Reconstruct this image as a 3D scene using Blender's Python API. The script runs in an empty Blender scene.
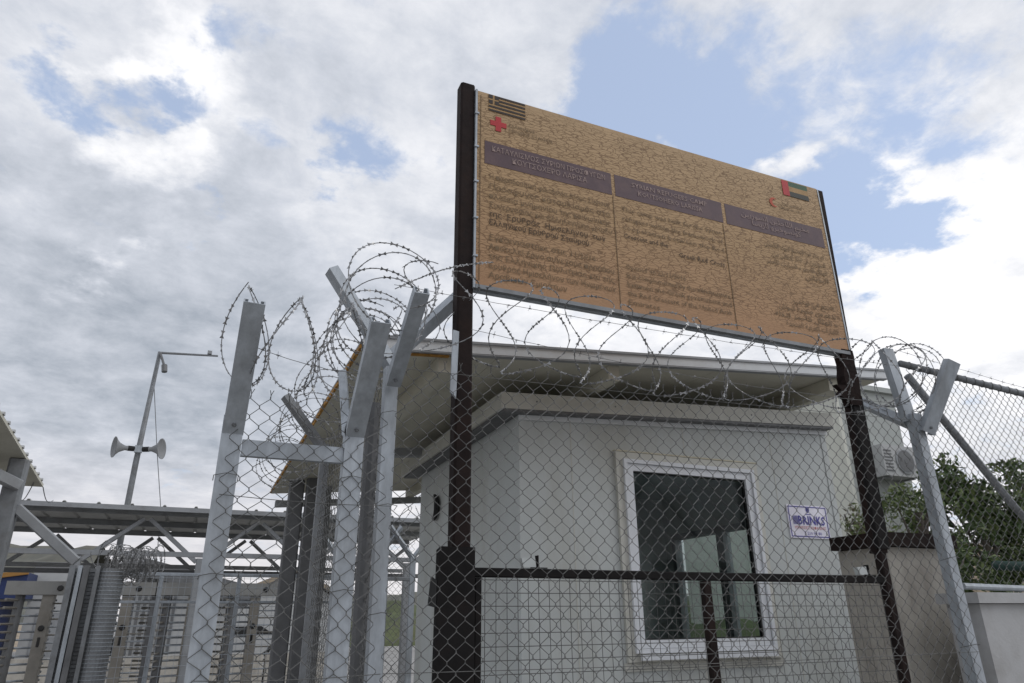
import bpy, math, random
from math import radians, sin, cos, pi, atan2, sqrt
from mathutils import Vector, Matrix, noise
R = random.Random(7)
S = bpy.context.scene
COL = S.collection

# ---------------------------------------------------------------- camera
PITCH, YAW, ROLL, F = 21.8, 23.4, 0.5, 695.0
cam_d = bpy.data.cameras.new('camera'); cam = bpy.data.objects.new('camera', cam_d); COL.objects.link(cam)
CAMP = Vector((0, 0, 1.6))
CR = Matrix.Rotation(-radians(YAW), 4, 'Z') @ Matrix.Rotation(radians(90 + PITCH), 4, 'X') @ Matrix.Rotation(-radians(ROLL), 4, 'Z')
cam.matrix_world = Matrix.Translation(CAMP) @ CR
cam_d.sensor_width = 36; cam_d.lens = F * 36 / 1024; cam_d.clip_start = .05; cam_d.clip_end = 5000
S.camera = cam

def ray(px, py): return CR.to_3x3() @ Vector((px - 512, 341.5 - py, -F))
def at(px, py, X=None, Y=None, Z=None):
    """measured photograph point on a known real-world plane -> world point (survey of the place)"""
    r = ray(px, py)
    t = X / r.x if X is not None else Y / r.y if Y is not None else (Z - 1.6) / r.z
    return CAMP + r * t

# ---------------------------------------------------------------- world and sun
S.view_settings.view_transform = 'Standard'; S.view_settings.look = 'None'
S.view_settings.exposure = 0.0; S.view_settings.gamma = 1.0
S.view_settings.use_curve_mapping = False
SUN_EL, SUN_AZ = 42.0, 124.0        # azimuth measured from +Y towards +X
W = bpy.data.worlds.new('World'); S.world = W; W.use_nodes = True
nt = W.node_tree; N = nt.nodes; L = nt.links; N.clear()
def nd(t, **k):
    n = N.new(t)
    for a, b in k.items(): setattr(n, a, b)
    return n
def val(sock, v):
    if hasattr(v, 'is_output') or isinstance(v, bpy.types.NodeSocket): L.new(v, sock)
    else: sock.default_value = v
def mth(op, a, b=0.0, clamp=False):
    n = nd('ShaderNodeMath', operation=op, use_clamp=clamp); val(n.inputs[0], a); val(n.inputs[1], b); return n.outputs[0]
tc = nd('ShaderNodeTexCoord'); D = tc.outputs['Generated']
sky = nd('ShaderNodeTexSky', sky_type='NISHITA', sun_disc=False, sun_elevation=radians(SUN_EL), sun_rotation=radians(SUN_AZ), air_density=1.0, dust_density=1.5, ozone_density=1.0)
sep = nd('ShaderNodeSeparateXYZ'); L.new(D, sep.inputs[0])
zc = mth('ADD', mth('MAXIMUM', sep.outputs[2], 0.0), 0.22)
cmb = nd('ShaderNodeCombineXYZ')
L.new(mth('DIVIDE', sep.outputs[0], zc), cmb.inputs[0]); L.new(mth('DIVIDE', sep.outputs[1], zc), cmb.inputs[1])
def fbm(scale, detail, rough, off, dist=0.0, src=None):
    m = nd('ShaderNodeVectorMath', operation='ADD'); L.new(src or cmb.outputs[0], m.inputs[0]); m.inputs[1].default_value = off
    n = nd('ShaderNodeTexNoise'); L.new(m.outputs[0], n.inputs['Vector'])
    n.inputs['Scale'].default_value = scale; n.inputs['Detail'].default_value = detail
    n.inputs['Roughness'].default_value = rough; n.inputs['Distortion'].default_value = dist
    return n
wn = fbm(5.0, 6, .6, (3, 1, 0))
w1 = nd('ShaderNodeVectorMath', operation='SUBTRACT'); L.new(wn.outputs['Color'], w1.inputs[0]); w1.inputs[1].default_value = (.5, .5, .5)
w2 = nd('ShaderNodeVectorMath', operation='SCALE'); L.new(w1.outputs[0], w2.inputs[0]); w2.inputs['Scale'].default_value = .30
w3 = nd('ShaderNodeVectorMath', operation='ADD'); L.new(D, w3.inputs[0]); L.new(w2.outputs[0], w3.inputs[1])
DW = w3.outputs[0]
def blobs(lst, start):
    out = start
    for (px, py, r, a) in lst:
        d = ray(px, py).normalized()
        v = nd('ShaderNodeVectorMath', operation='DISTANCE'); L.new(DW, v.inputs[0]); v.inputs[1].default_value = d
        m = nd('ShaderNodeMapRange', interpolation_type='SMOOTHSTEP'); L.new(v.outputs['Value'], m.inputs[0])
        m.inputs[1].default_value = 0; m.inputs[2].default_value = r / 600; m.inputs[3].default_value = a; m.inputs[4].default_value = 0
        out = mth('ADD', out, m.outputs[0])
    return out
n1 = fbm(3.4, 10, .64, (0, 0, 0), .3)
n3 = fbm(11.0, 8, .62, (1.3, 4.4, 0), .4)
cov = mth('ADD', mth('ADD', mth('MULTIPLY', mth('SUBTRACT', n1.outputs['Fac'], .5), 1.2), mth('MULTIPLY', mth('SUBTRACT', n3.outputs['Fac'], .5), .75)), .69)
cov = blobs([(35, 72, 50, -.36), (75, 92, 50, -.36), (150, 112, 56, -.34), (190, 125, 50, -.3), (243, 40, 36, -.45), (375, 152, 60, -.44), (190, 208, 44, -.36),
             (268, 128, 44, -.4), (120, 130, 45, -.25), (185, 215, 40, -.25), (350, 150, 40, -.2),
             (590, 110, 80, -.42), (640, 100, 90, -.45), (700, 95, 100, -.32), (760, 120, 90, -.22), (830, 180, 100, -.42), (890, 195, 80, -.3), (780, 60, 70, -.08),
             (850, 240, 80, -.36), (960, 150, 70, -.2), (870, 60, 70, -.1), (720, 145, 60, -.3), (600, 40, 50, -.15), (900, 100, 80, -.12),
             (118, 62, 40, .4), (215, 25, 60, .3), (165, 165, 60, .3), (600, 170, 30, .2), (960, 270, 120, .5), (800, 150, 45, .4), (60, 20, 70, .3), (460, 40, 120, .3), (80, 330, 260, .3), (330, 280, 200, .3), (620, 60, 20, .1)], cov)
mk = nd('ShaderNodeMapRange', interpolation_type='SMOOTHSTEP'); L.new(cov, mk.inputs[0]); mk.inputs[1].default_value = .26; mk.inputs[2].default_value = .70
n2 = fbm(4.2, 10, .66, (7.3, 2.1, 0), .2)
br = mth('ADD', mth('ADD', mth('MULTIPLY', mth('SUBTRACT', n2.outputs['Fac'], .5), 1.1), mth('MULTIPLY', mth('SUBTRACT', n3.outputs['Fac'], .5), .5)), .54)
br = blobs([(118, 65, 34, .5), (218, 35, 48, .42), (190, 95, 60, .35), (165, 170, 42, .5), (250, 110, 50, .2), (105, 262, 34, .4), (160, 60, 60, .2), (40, 30, 80, .08),
            (950, 240, 130, .5), (960, 330, 160, .35), (800, 155, 40, .3), (880, 40, 120, .12), (560, 310, 120, .3), (700, 330, 120, .3), (430, 330, 100, .12), (400, 200, 100, .08),
            (60, 380, 260, -.22), (220, 400, 220, -.19), (330, 330, 160, -.08), (30, 230, 130, -.10), (150, 290, 100, -.06), (560, 20, 160, -.1), (900, 440, 160, .1), (90, 560, 130, .25), (250, 560, 100, .25), (400, 560, 90, .3), (430, 60, 150, .04)], br)
ramp = nd('ShaderNodeValToRGB'); L.new(br, ramp.inputs[0])
e = ramp.color_ramp.elements; e[0].position = 0.0; e[0].color = (.33, .37, .43, 1); e[1].position = 1.0; e[1].color = (.93, .93, .95, 1)
e2 = e.new(.45); e2.color = (.58, .61, .675, 1)
# the low band of cloud near the horizon is seen through more air and is warmer
lo = nd('ShaderNodeMapRange'); L.new(sep.outputs[2], lo.inputs[0]); lo.inputs[1].default_value = 0.0; lo.inputs[2].default_value = .22; lo.inputs[3].default_value = .75; lo.inputs[4].default_value = 0
mx0 = nd('ShaderNodeMix', data_type='RGBA'); L.new(lo.outputs[0], mx0.inputs[0]); L.new(ramp.outputs[0], mx0.inputs[6]); mx0.inputs[7].default_value = (.74, .70, .70, 1)
skb = nd('ShaderNodeVectorMath', operation='SCALE'); L.new(sky.outputs[0], skb.inputs[0]); skb.inputs['Scale'].default_value = .125
hz = nd('ShaderNodeMix', data_type='RGBA'); hz.inputs[0].default_value = .5; L.new(skb.outputs[0], hz.inputs[6]); hz.inputs[7].default_value = (.62, .73, .95, 1)
mx = nd('ShaderNodeMix', data_type='RGBA'); L.new(mk.outputs[0], mx.inputs[0]); L.new(hz.outputs[2], mx.inputs[6]); L.new(mx0.outputs[2], mx.inputs[7])
bg = nd('ShaderNodeBackground'); L.new(mx.outputs[2], bg.inputs[0]); bg.inputs[1].default_value = 1.12
L.new(bg.outputs[0], nd('ShaderNodeOutputWorld').inputs[0])

sd = bpy.data.lights.new('sun', 'SUN'); sun = bpy.data.objects.new('sun', sd); COL.objects.link(sun)
sd.energy = 0.8; sd.angle = radians(30); sd.color = (1, .985, .965)
az, el = radians(SUN_AZ), radians(SUN_EL)
sdir = Vector((sin(az) * cos(el), cos(az) * cos(el), sin(el)))
sun.rotation_euler = sdir.to_track_quat('Z', 'Y').to_euler()

# ---------------------------------------------------------------- materials
def mat(name, col, rough=.6, metal=0.0, var=.15, scale=6.0, bump=0.0, bscale=60.0, dirt=None, dirt_amt=0.0, dscale=3.0, spec=.4, stretch=(1, 1, 1)):
    m = bpy.data.materials.new(name); m.use_nodes = True
    t = m.node_tree; b = t.nodes['Principled BSDF']
    b.inputs['Roughness'].default_value = rough; b.inputs['Metallic'].default_value = metal
    b.inputs['Specular IOR Level'].default_value = spec
    tc = t.nodes.new('ShaderNodeTexCoord'); mp = t.nodes.new('ShaderNodeMapping'); mp.inputs['Scale'].default_value = stretch
    t.links.new(tc.outputs['Object'], mp.inputs[0])
    n = t.nodes.new('ShaderNodeTexNoise'); n.inputs['Scale'].default_value = scale; n.inputs['Detail'].default_value = 6; n.inputs['Roughness'].default_value = .65
    t.links.new(mp.outputs[0], n.inputs['Vector'])
    r = t.nodes.new('ShaderNodeValToRGB'); t.links.new(n.outputs['Fac'], r.inputs[0])
    r.color_ramp.elements[0].position = .3; r.color_ramp.elements[1].position = .7
    r.color_ramp.elements[0].color = tuple(c * (1 - var) for c in col) + (1,)
    r.color_ramp.elements[1].color = tuple(min(1, c * (1 + var)) for c in col) + (1,)
    out = r.outputs[0]
    if dirt:
        n3 = t.nodes.new('ShaderNodeTexNoise'); n3.inputs['Scale'].default_value = dscale; n3.inputs['Detail'].default_value = 8; n3.inputs['Roughness'].default_value = .7
        mp2 = t.nodes.new('ShaderNodeMapping'); mp2.inputs['Scale'].default_value = stretch; mp2.inputs['Location'].default_value = (3.1, 1.7, .4)
        t.links.new(tc.outputs['Object'], mp2.inputs[0]); t.links.new(mp2.outputs[0], n3.inputs['Vector'])
        mr = t.nodes.new('ShaderNodeMapRange'); t.links.new(n3.outputs['Fac'], mr.inputs[0]); mr.inputs[1].default_value = .48; mr.inputs[2].default_value = .72; mr.inputs[4].default_value = dirt_amt
        mix = t.nodes.new('ShaderNodeMix'); mix.data_type = 'RGBA'; t.links.new(mr.outputs[0], mix.inputs[0]); t.links.new(out, mix.inputs[6]); mix.inputs[7].default_value = (*dirt, 1)
        out = mix.outputs[2]
    t.links.new(out, b.inputs['Base Color'])
    if bump:
        n2 = t.nodes.new('ShaderNodeTexNoise'); n2.inputs['Scale'].default_value = bscale; n2.inputs['Detail'].default_value = 4
        t.links.new(mp.outputs[0], n2.inputs['Vector'])
        bp = t.nodes.new('ShaderNodeBump'); bp.inputs['Strength'].default_value = bump; bp.inputs['Distance'].default_value = .01
        t.links.new(n2.outputs['Fac'], bp.inputs['Height']); t.links.new(bp.outputs[0], b.inputs['Normal'])
    return m
M = dict(
    galv=mat('galvanised_steel', (.38, .41, .44), .5, .3, .20, 22, .05, 80, (.24, .25, .255), .75, 5, stretch=(1, 1, .35)),
    galv_dark=mat('weathered_galvanised_steel', (.22, .23, .24), .6, .3, .2, 8, dirt=(.12, .11, .10), dirt_amt=.6),
    wire=mat('galvanised_wire', (.145, .145, .14), .55, .35, .25, 14),
    weld=mat('welded_mesh_wire', (.10, .10, .095), .6, .25, .25, 14),
    razor=mat('razor_wire_steel', (.20, .20, .20), .5, .35, .35, 20),
    barb=mat('razor_barb_steel', (.30, .30, .30), .30, .6, .5, 30),
    brown=mat('dark_brown_paint', (.018, .012, .011), .75, 0, .3, 14, .15, 50, (.032, .017, .012), .6, 6, spec=.15),
    rust=mat('rusty_steel', (.016, .010, .009), .85, .1, .4, 25, .5, 60, (.030, .014, .010), .6, 12, spec=.15),
    black=mat('black_paint', (.012, .011, .011), .75, 0, .25, 10, .1, 50, (.028, .02, .018), .5, 8, spec=.15),
    wall=mat('pale_grey_panel', (.51, .535, .525), .6, 0, .04, 2.5, .02, 30, (.40, .40, .36), .75, 2.2, stretch=(1, 1, .3)),
    trim=mat('cream_grey_trim', (.55, .545, .495), .55, 0, .03, 3, 0, 30, (.36, .35, .30), .5, 4),
    pvc=mat('white_pvc', (.70, .72, .75), .35, 0, .03, 5, 0, 30, (.45, .45, .44), .3, 7),
    seal=mat('yellowed_sealant', (.56, .52, .40), .7, 0, .1, 12),
    cream=mat('cream_sandwich_panel', (.56, .54, .455), .6, 0, .07, 3, .02, 30, (.42, .39, .30), .5, 2.0),
    fascia=mat('grey_sheet_fascia', (.66, .68, .69), .5, 0, .04, 6, 0, 30, (.55, .55, .53), .6, 5),
    foam=mat('orange_insulation_foam', (.42, .22, .05), .9, 0, .35, 30, .4, 80, (.16, .07, .03), .7, 14),
    dark=mat('dark_interior', (.055, .06, .06), .7),
    grey=mat('interior_grey', (.60, .63, .64), .7),
    conc=mat('rough_concrete', (.41, .385, .34), .9, 0, .12, 5, .3, 50, (.16, .14, .12), .7, 4, stretch=(1, 1, .5)),
    plaster=mat('white_plaster', (.40, .40, .40), .85, 0, .08, 3, .15, 50, (.26, .25, .235), .6, 3),
    ground=mat('pale_concrete_ground', (.31, .30, .285), .95, 0, .15, .6, .2, 9, (.20, .19, .17), .6, .25),
    grass=mat('rough_grass', (.085, .10, .045), .95, 0, .4, .5, .3, 4, (.16, .14, .08), .6, .2),
    hill=mat('distant_hill', (.13, .13, .11), 1, 0, .3, .05, dirt=(.20, .18, .14), dirt_amt=.7, dscale=.03),
    white=mat('white_sheet_metal', (.42, .425, .42), .55, 0, .05, 3, 0, 30, (.4, .4, .38), .5, 2),
    cream_lit=mat('side_lit_cream_plaster', (.62, .62, .55), .85, 0, .04, 2),
    facade=mat('grey_green_render', (.40, .42, .40), .85, 0, .06, 2, .05, 30, (.30, .31, .29), .5, 1.5),
    header=mat('dull_grey_sheet', (.27, .268, .255), .6, .1, .08, 3, 0, 30, (.18, .17, .155), .6, 3),
    steel=mat('grey_painted_steel', (.30, .31, .32), .55, .2, .12, 4, dirt=(.17, .16, .15), dirt_amt=.5),
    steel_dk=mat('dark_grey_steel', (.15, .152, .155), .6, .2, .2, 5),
    tubes=mat('turnstile_bar_steel', (.24, .225, .20), .5, .3, .15, 5, dirt=(.17, .15, .12), dirt_amt=.6),
    corr=mat('corrugated_sheet_underside', (.50, .50, .48), .6, .2, .12, 2, dirt=(.3, .29, .27), dirt_amt=.6),
    horn=mat('grey_horn_plastic', (.24, .245, .25), .6, 0, .08, 10),
    lens=mat('black_lens', (.01, .01, .01), .2), red=mat('dull_red_lamp', (.22, .02, .02), .4),
    blue=mat('blue_paint', (.014, .028, .10), .5, 0, .15, 4), orange=mat('orange_paint', (.30, .15, .035), .5, 0, .1, 4),
    bark=mat('bark', (.10, .085, .07), .95, 0, .3, 12, .4, 40), tan=mat('tan_earth_bank', (.33, .27, .20), .95, 0, .2, 3, .3, 15),
    green=mat('dark_green_paint', (.02, .05, .04), .6), rubber=mat('rubber', (.02, .02, .02), .8),
    purple=mat('faded_purple_print', (.092, .055, .064), .6, 0, .12, 12, dirt=(.16, .10, .09), dirt_amt=.55, dscale=9),
    ink=mat('faded_brown_ink', (.175, .115, .06), .7, 0, .25, 30), ink_bold=mat('dark_brown_ink', (.075, .048, .026), .7, 0, .25, 30),
    ink_pale=mat('pale_header_ink', (.30, .22, .20), .7, 0, .3, 40), ink_fl=mat('flag_stripe_ink', (.045, .035, .03), .7, 0, .2, 30),
    redink=mat('red_print', (.42, .025, .03), .6, 0, .08, 20), orred=mat('orange_red_print', (.42, .06, .02), .6), grnink=mat('green_print', (.035, .09, .045), .6), blkink=mat('black_print', (.03, .03, .022), .6),
    ink_tan=mat('flag_white_stripe', (.38, .24, .11), .7, 0, .15, 20),
    labelw=mat('white_label', (.78, .76, .84), .4), labelb=mat('blue_label_print', (.06, .05, .30), .5), labelr=mat('red_label_print', (.50, .12, .10), .5),
    leaf=mat('dark_leaf', (.06, .095, .03), .6, 0, .45, 1.6), leaf2=mat('mid_leaf', (.125, .16, .055), .6, 0, .4, 1.6), leaf3=mat('dry_twig_leaf', (.19, .17, .11), .8, 0, .3, 2),
)
def glass_mat():
    m = bpy.data.materials.new('window_glass'); m.use_nodes = True; t = m.node_tree; t.nodes.clear()
    tr = t.nodes.new('ShaderNodeBsdfTransparent'); tr.inputs[0].default_value = (.84, .875, .87, 1)
    gl = t.nodes.new('ShaderNodeBsdfGlossy'); gl.inputs['Roughness'].default_value = .02
    fr = t.nodes.new('ShaderNodeFresnel'); fr.inputs[0].default_value = 1.23
    mx = t.nodes.new('ShaderNodeMixShader'); t.links.new(fr.outputs[0], mx.inputs[0]); t.links.new(tr.outputs[0], mx.inputs[1]); t.links.new(gl.outputs[0], mx.inputs[2])
    t.links.new(mx.outputs[0], t.nodes.new('ShaderNodeOutputMaterial').inputs[0]); return m
M['glass'] = glass_mat()
def board_mat():
    m = bpy.data.materials.new('cracked_printed_vinyl'); m.use_nodes = True; t = m.node_tree; b = t.nodes['Principled BSDF']
    b.inputs['Roughness'].default_value = .65; b.inputs['Specular IOR Level'].default_value = .25
    tc = t.nodes.new('ShaderNodeTexCoord')
    def mp(s, loc=(0, 0, 0)):
        p = t.nodes.new('ShaderNodeMapping'); p.inputs['Scale'].default_value = s; p.inputs['Location'].default_value = loc; t.links.new(tc.outputs['Object'], p.inputs[0]); return p.outputs[0]
    nz = t.nodes.new('ShaderNodeTexNoise'); nz.inputs['Scale'].default_value = 9; nz.inputs['Detail'].default_value = 3; t.links.new(tc.outputs['Object'], nz.inputs['Vector'])
    def vor(s, loc, w, warp):
        wv = t.nodes.new('ShaderNodeVectorMath'); wv.operation = 'SCALE'; t.links.new(nz.outputs['Color'], wv.inputs[0]); wv.inputs['Scale'].default_value = warp
        ad = t.nodes.new('ShaderNodeVectorMath'); ad.operation = 'ADD'; t.links.new(mp(s, loc), ad.inputs[0]); t.links.new(wv.outputs[0], ad.inputs[1])
        v = t.nodes.new('ShaderNodeTexVoronoi'); v.feature = 'DISTANCE_TO_EDGE'; v.voronoi_dimensions = '3D'; t.links.new(ad.outputs[0], v.inputs['Vector']); v.inputs['Scale'].default_value = 1
        r = t.nodes.new('ShaderNodeMapRange'); r.interpolation_type = 'SMOOTHSTEP'; t.links.new(v.outputs['Distance'], r.inputs[0]); r.inputs[1].default_value = 0; r.inputs[2].default_value = w; r.inputs[3].default_value = 1; r.inputs[4].default_value = 0
        return r.outputs[0]
    def mt(op, a, c):
        n = t.nodes.new('ShaderNodeMath'); n.operation = op
        for i, q in enumerate((a, c)):
            if isinstance(q, (int, float)): n.inputs[i].default_value = q
            else: t.links.new(q, n.inputs[i])
        return n.outputs[0]
    a = vor((17, .01, 62), (0, 0, 0), .10, 1.7); c = vor((8, .01, 21), (5, 0, 3), .03, 1.2)
    cr = mt('MAXIMUM', mt('MULTIPLY', a, .78), mt('MULTIPLY', c, .62))
    # cracking fades out in the lowest strip and along the top edge of the sheet
    sp = t.nodes.new('ShaderNodeSeparateXYZ'); t.links.new(tc.outputs['Object'], sp.inputs[0])
    zz = mt('ADD', sp.outputs[2], mt('MULTIPLY', nz.outputs['Fac'], .10))
    g = t.nodes.new('ShaderNodeMapRange'); t.links.new(zz, g.inputs[0]); g.inputs[1].default_value = .07; g.inputs[2].default_value = .24; g.inputs[3].default_value = .12; g.inputs[4].default_value = 1
    g2 = t.nodes.new('ShaderNodeMapRange'); t.links.new(zz, g2.inputs[0]); g2.inputs[1].default_value = 1.19; g2.inputs[2].default_value = 1.25; g2.inputs[3].default_value = 1; g2.inputs[4].default_value = .2
    cr = mt('MULTIPLY', mt('MULTIPLY', cr, g.outputs[0]), g2.outputs[0])
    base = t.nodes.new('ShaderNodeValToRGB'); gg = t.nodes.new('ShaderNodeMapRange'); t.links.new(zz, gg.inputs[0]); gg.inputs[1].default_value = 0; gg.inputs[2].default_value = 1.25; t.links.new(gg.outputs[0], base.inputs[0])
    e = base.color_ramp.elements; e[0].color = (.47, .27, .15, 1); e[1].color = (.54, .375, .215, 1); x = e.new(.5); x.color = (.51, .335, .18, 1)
    n4 = t.nodes.new('ShaderNodeTexNoise'); n4.inputs['Scale'].default_value = 3.5; n4.inputs['Detail'].default_value = 6; t.links.new(tc.outputs['Object'], n4.inputs['Vector'])
    mv = t.nodes.new('ShaderNodeMix'); mv.data_type = 'RGBA'; mv.blend_type = 'MULTIPLY'; mv.inputs[0].default_value = .3; t.links.new(base.outputs[0], mv.inputs[6]); t.links.new(n4.outputs['Fac'], mv.inputs[7])
    mx = t.nodes.new('ShaderNodeMix'); mx.data_type = 'RGBA'; t.links.new(cr, mx.inputs[0]); t.links.new(mv.outputs[2], mx.inputs[6]); mx.inputs[7].default_value = (.15, .085, .042, 1)
    t.links.new(mx.outputs[2], b.inputs['Base Color'])
    bp = t.nodes.new('ShaderNodeBump'); bp.inputs['Strength'].default_value = .35; bp.inputs['Distance'].default_value = .004; bp.invert = True; t.links.new(cr, bp.inputs['Height']); t.links.new(bp.outputs[0], b.inputs['Normal'])
    return m
M['board'] = board_mat()

# ---------------------------------------------------------------- builders
V3 = Vector
class MB:
    def __init__(s): s.v = []; s.f = []; s.mi = []; s.m = 0
    def add(s, vs, fs):
        o = len(s.v); s.v += [tuple(p) for p in vs]; s.f += [tuple(i + o for i in f) for f in fs]; s.mi += [s.m] * len(fs); return s
    def box(s, a, b):
        (x0, y0, z0), (x1, y1, z1) = a, b
        x0, x1 = min(x0, x1), max(x0, x1); y0, y1 = min(y0, y1), max(y0, y1); z0, z1 = min(z0, z1), max(z0, z1)
        return s.add([(x0, y0, z0), (x1, y0, z0), (x1, y1, z0), (x0, y1, z0), (x0, y0, z1), (x1, y0, z1), (x1, y1, z1), (x0, y1, z1)],
                     [(0, 3, 2, 1), (4, 5, 6, 7), (0, 1, 5, 4), (1, 2, 6, 5), (2, 3, 7, 6), (3, 0, 4, 7)])
    def bar(s, p, q, w, h, up=(0, 0, 1), c=0.0):
        """rectangular bar from p to q; w across, h along up"""
        p, q = V3(p), V3(q); d = (q - p).normalized(); u = V3(up)
        u = u - d * u.dot(d)
        if u.length < 1e-4: u = V3((0, 1, 0)) - d * d.y
        u.normalize(); x = d.cross(u)
        c = min(w, h) * .12
        prof = [(-w / 2 + c, -h / 2), (w / 2 - c, -h / 2), (w / 2, -h / 2 + c), (w / 2, h / 2 - c), (w / 2 - c, h / 2), (-w / 2 + c, h / 2), (-w / 2, h / 2 - c), (-w / 2, -h / 2 + c)]
        return s.loft([[b + x * i + u * j for i, j in prof] for b in (p, q)])
    def chan(s, p, q, w, h, t=.005, up=(0, -1, 0)):
        """open C channel: web faces `up`, flanges behind"""
        p, q = V3(p), V3(q); d = (q - p).normalized(); u = V3(up); u = (u - d * u.dot(d)).normalized(); x = d.cross(u)
        prof = [(-w/2, h/2), (w/2, h/2), (w/2, -h/2), (w/2 - h * .35, -h/2), (w/2 - h * .35, -h/2 + t), (w/2 - t, -h/2 + t), (w/2 - t, h/2 - t), (-w/2 + t, h/2 - t), (-w/2 + t, -h/2 + t), (-w/2 + h * .35, -h/2 + t), (-w/2 + h * .35, -h/2), (-w/2, -h/2)]
        return s.loft([[b + x * i + u * j for i, j in prof] for b in (p, q)])
    def loft(s, rings, cap=True, closed=True):
        n = len(rings[0]); vs = [p for r in rings for p in r]; fs = []
        for k in range(len(rings) - 1):
            for i in range(n if closed else n - 1):
                j = (i + 1) % n; fs.append((k * n + i, k * n + j, (k + 1) * n + j, (k + 1) * n + i))
        if cap and closed: fs.append(tuple(range(n - 1, -1, -1))); fs.append(tuple((len(rings) - 1) * n + i for i in range(n)))
        return s.add(vs, fs)
    def tube(s, pts, r, n=8, cap=True):
        pts = [V3(p) for p in pts]; rs = r if isinstance(r, (list, tuple)) else [r] * len(pts); rings = []; prev = None
        for i, p in enumerate(pts):
            d = (pts[min(i + 1, len(pts) - 1)] - pts[max(i - 1, 0)]).normalized()
            if prev is None:
                a = V3((0, 0, 1)) if abs(d.z) < .9 else V3((1, 0, 0)); x = d.cross(a).normalized()
            else: x = (prev - d * prev.dot(d)).normalized()
            prev = x; y = d.cross(x)
            rings.append([p + (x * cos(2 * pi * k / n) + y * sin(2 * pi * k / n)) * rs[i] for k in range(n)])
        return s.loft(rings, cap)
    def lathe(s, base, axis, prof, n=20):
        base = V3(base); d = V3(axis).normalized(); a = V3((0, 0, 1)) if abs(d.z) < .9 else V3((1, 0, 0)); x = d.cross(a).normalized(); y = d.cross(x)
        return s.loft([[base + d * h + (x * cos(2 * pi * k / n) + y * sin(2 * pi * k / n)) * max(r, 1e-4) for k in range(n)] for h, r in prof])
    def poly(s, pts, d):
        """prism from an outline pushed along d"""
        d = V3(d); pts = [V3(p) for p in pts]
        return s.loft([pts, [p + d for p in pts]])
    def build(s, name, mats, parent=None, kind=None, smooth=False, label=None):
        me = bpy.data.meshes.new(name); me.from_pydata(s.v, [], s.f)
        for m in (mats if isinstance(mats, (list, tuple)) else [mats]): me.materials.append(M[m] if isinstance(m, str) else m)
        if any(s.mi): me.polygons.foreach_set('material_index', s.mi)
        if smooth: me.polygons.foreach_set('use_smooth', [True] * len(me.polygons))
        me.update()
        o = bpy.data.objects.new(name, me); COL.objects.link(o)
        if parent is not None:
            o.parent = parent; o.matrix_parent_inverse = Matrix.Translation(-parent.location) if parent.type == 'EMPTY' else Matrix()
        if kind: o['kind'] = kind
        if label: o['label'] = label
        return o
def thing(name, label, cat, loc=(0, 0, 0), group=None):
    o = bpy.data.objects.new(name, None); COL.objects.link(o); o.location = loc; o.empty_display_size = .2
    o['label'] = label; o['category'] = cat
    if group: o['group'] = group
    return o
def tag(o, label, cat, group=None):
    o['label'] = label; o['category'] = cat
    if group: o['group'] = group
    return o
def struct(o): o['kind'] = 'structure'; return o

# ---------------------------------------------------------------- the setting: ground, road, hills
struct(MB().add([(-900, -300, 0), (900, -300, 0), (900, 1500, 0), (-900, 1500, 0)], [(0, 1, 2, 3)]).build('ground', 'ground'))
g = MB(); nx, ny = 60, 10
def patch(x0, x1, y0, y1, zf, name, m, nx=50, ny=12):
    b = MB(); vs = [(x0 + (x1 - x0) * i / nx, y0 + (y1 - y0) * j / ny, zf(x0 + (x1 - x0) * i / nx, y0 + (y1 - y0) * j / ny, i / nx, j / ny)) for j in range(ny + 1) for i in range(nx + 1)]
    fs = [(j * (nx + 1) + i, j * (nx + 1) + i + 1, (j + 1) * (nx + 1) + i + 1, (j + 1) * (nx + 1) + i) for j in range(ny) for i in range(nx)]
    return struct(b.add(vs, fs).build(name, m, smooth=True))
def bank(x, y, u, v): return -.05 + sin(pi * min(1, v * 1.0)) ** .7 * (2.6 + 2.6 * noise.noise(V3((x * .12, y * .12, 3)))) * min(1, u * 8, (1 - u) * 8)
patch(9, 60, 50, 75, bank, 'grass_bank', 'grass')
patch(6.2, 10.2, 8.2, 13.6, lambda x, y, u, v: -.05 + 1.45 * min(1, 5 * u, 5 * v, 5 * (1 - v), 8 * (1 - u)) ** .7 * (1 + .25 * noise.noise(V3((x, y, 2)))), 'grass_mound', 'grass')
patch(-60, -6, 55, 80, lambda x, y, u, v: -.05 + sin(pi * v) ** .7 * (2.6 + 1.2 * noise.noise(V3((x * .08, y * .1, 9)))) * min(1, u * 5, (1 - u) * 5), 'field', 'tan')
def hillz(h, s, seed): return lambda x, y, u, v: -1 + sin(pi * v) ** .8 * h * (.55 + .75 * noise.noise(V3((x * s, y * s, seed))) + .25 * noise.noise(V3((x * s * 4, y * s * 4, seed)))) 
patch(-700, -60, 420, 760, hillz(62, .006, 4), 'hills', 'hill', 70, 20)
patch(-40, 600, 500, 820, hillz(36, .007, 8), 'hills', 'hill', 70, 20)

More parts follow.
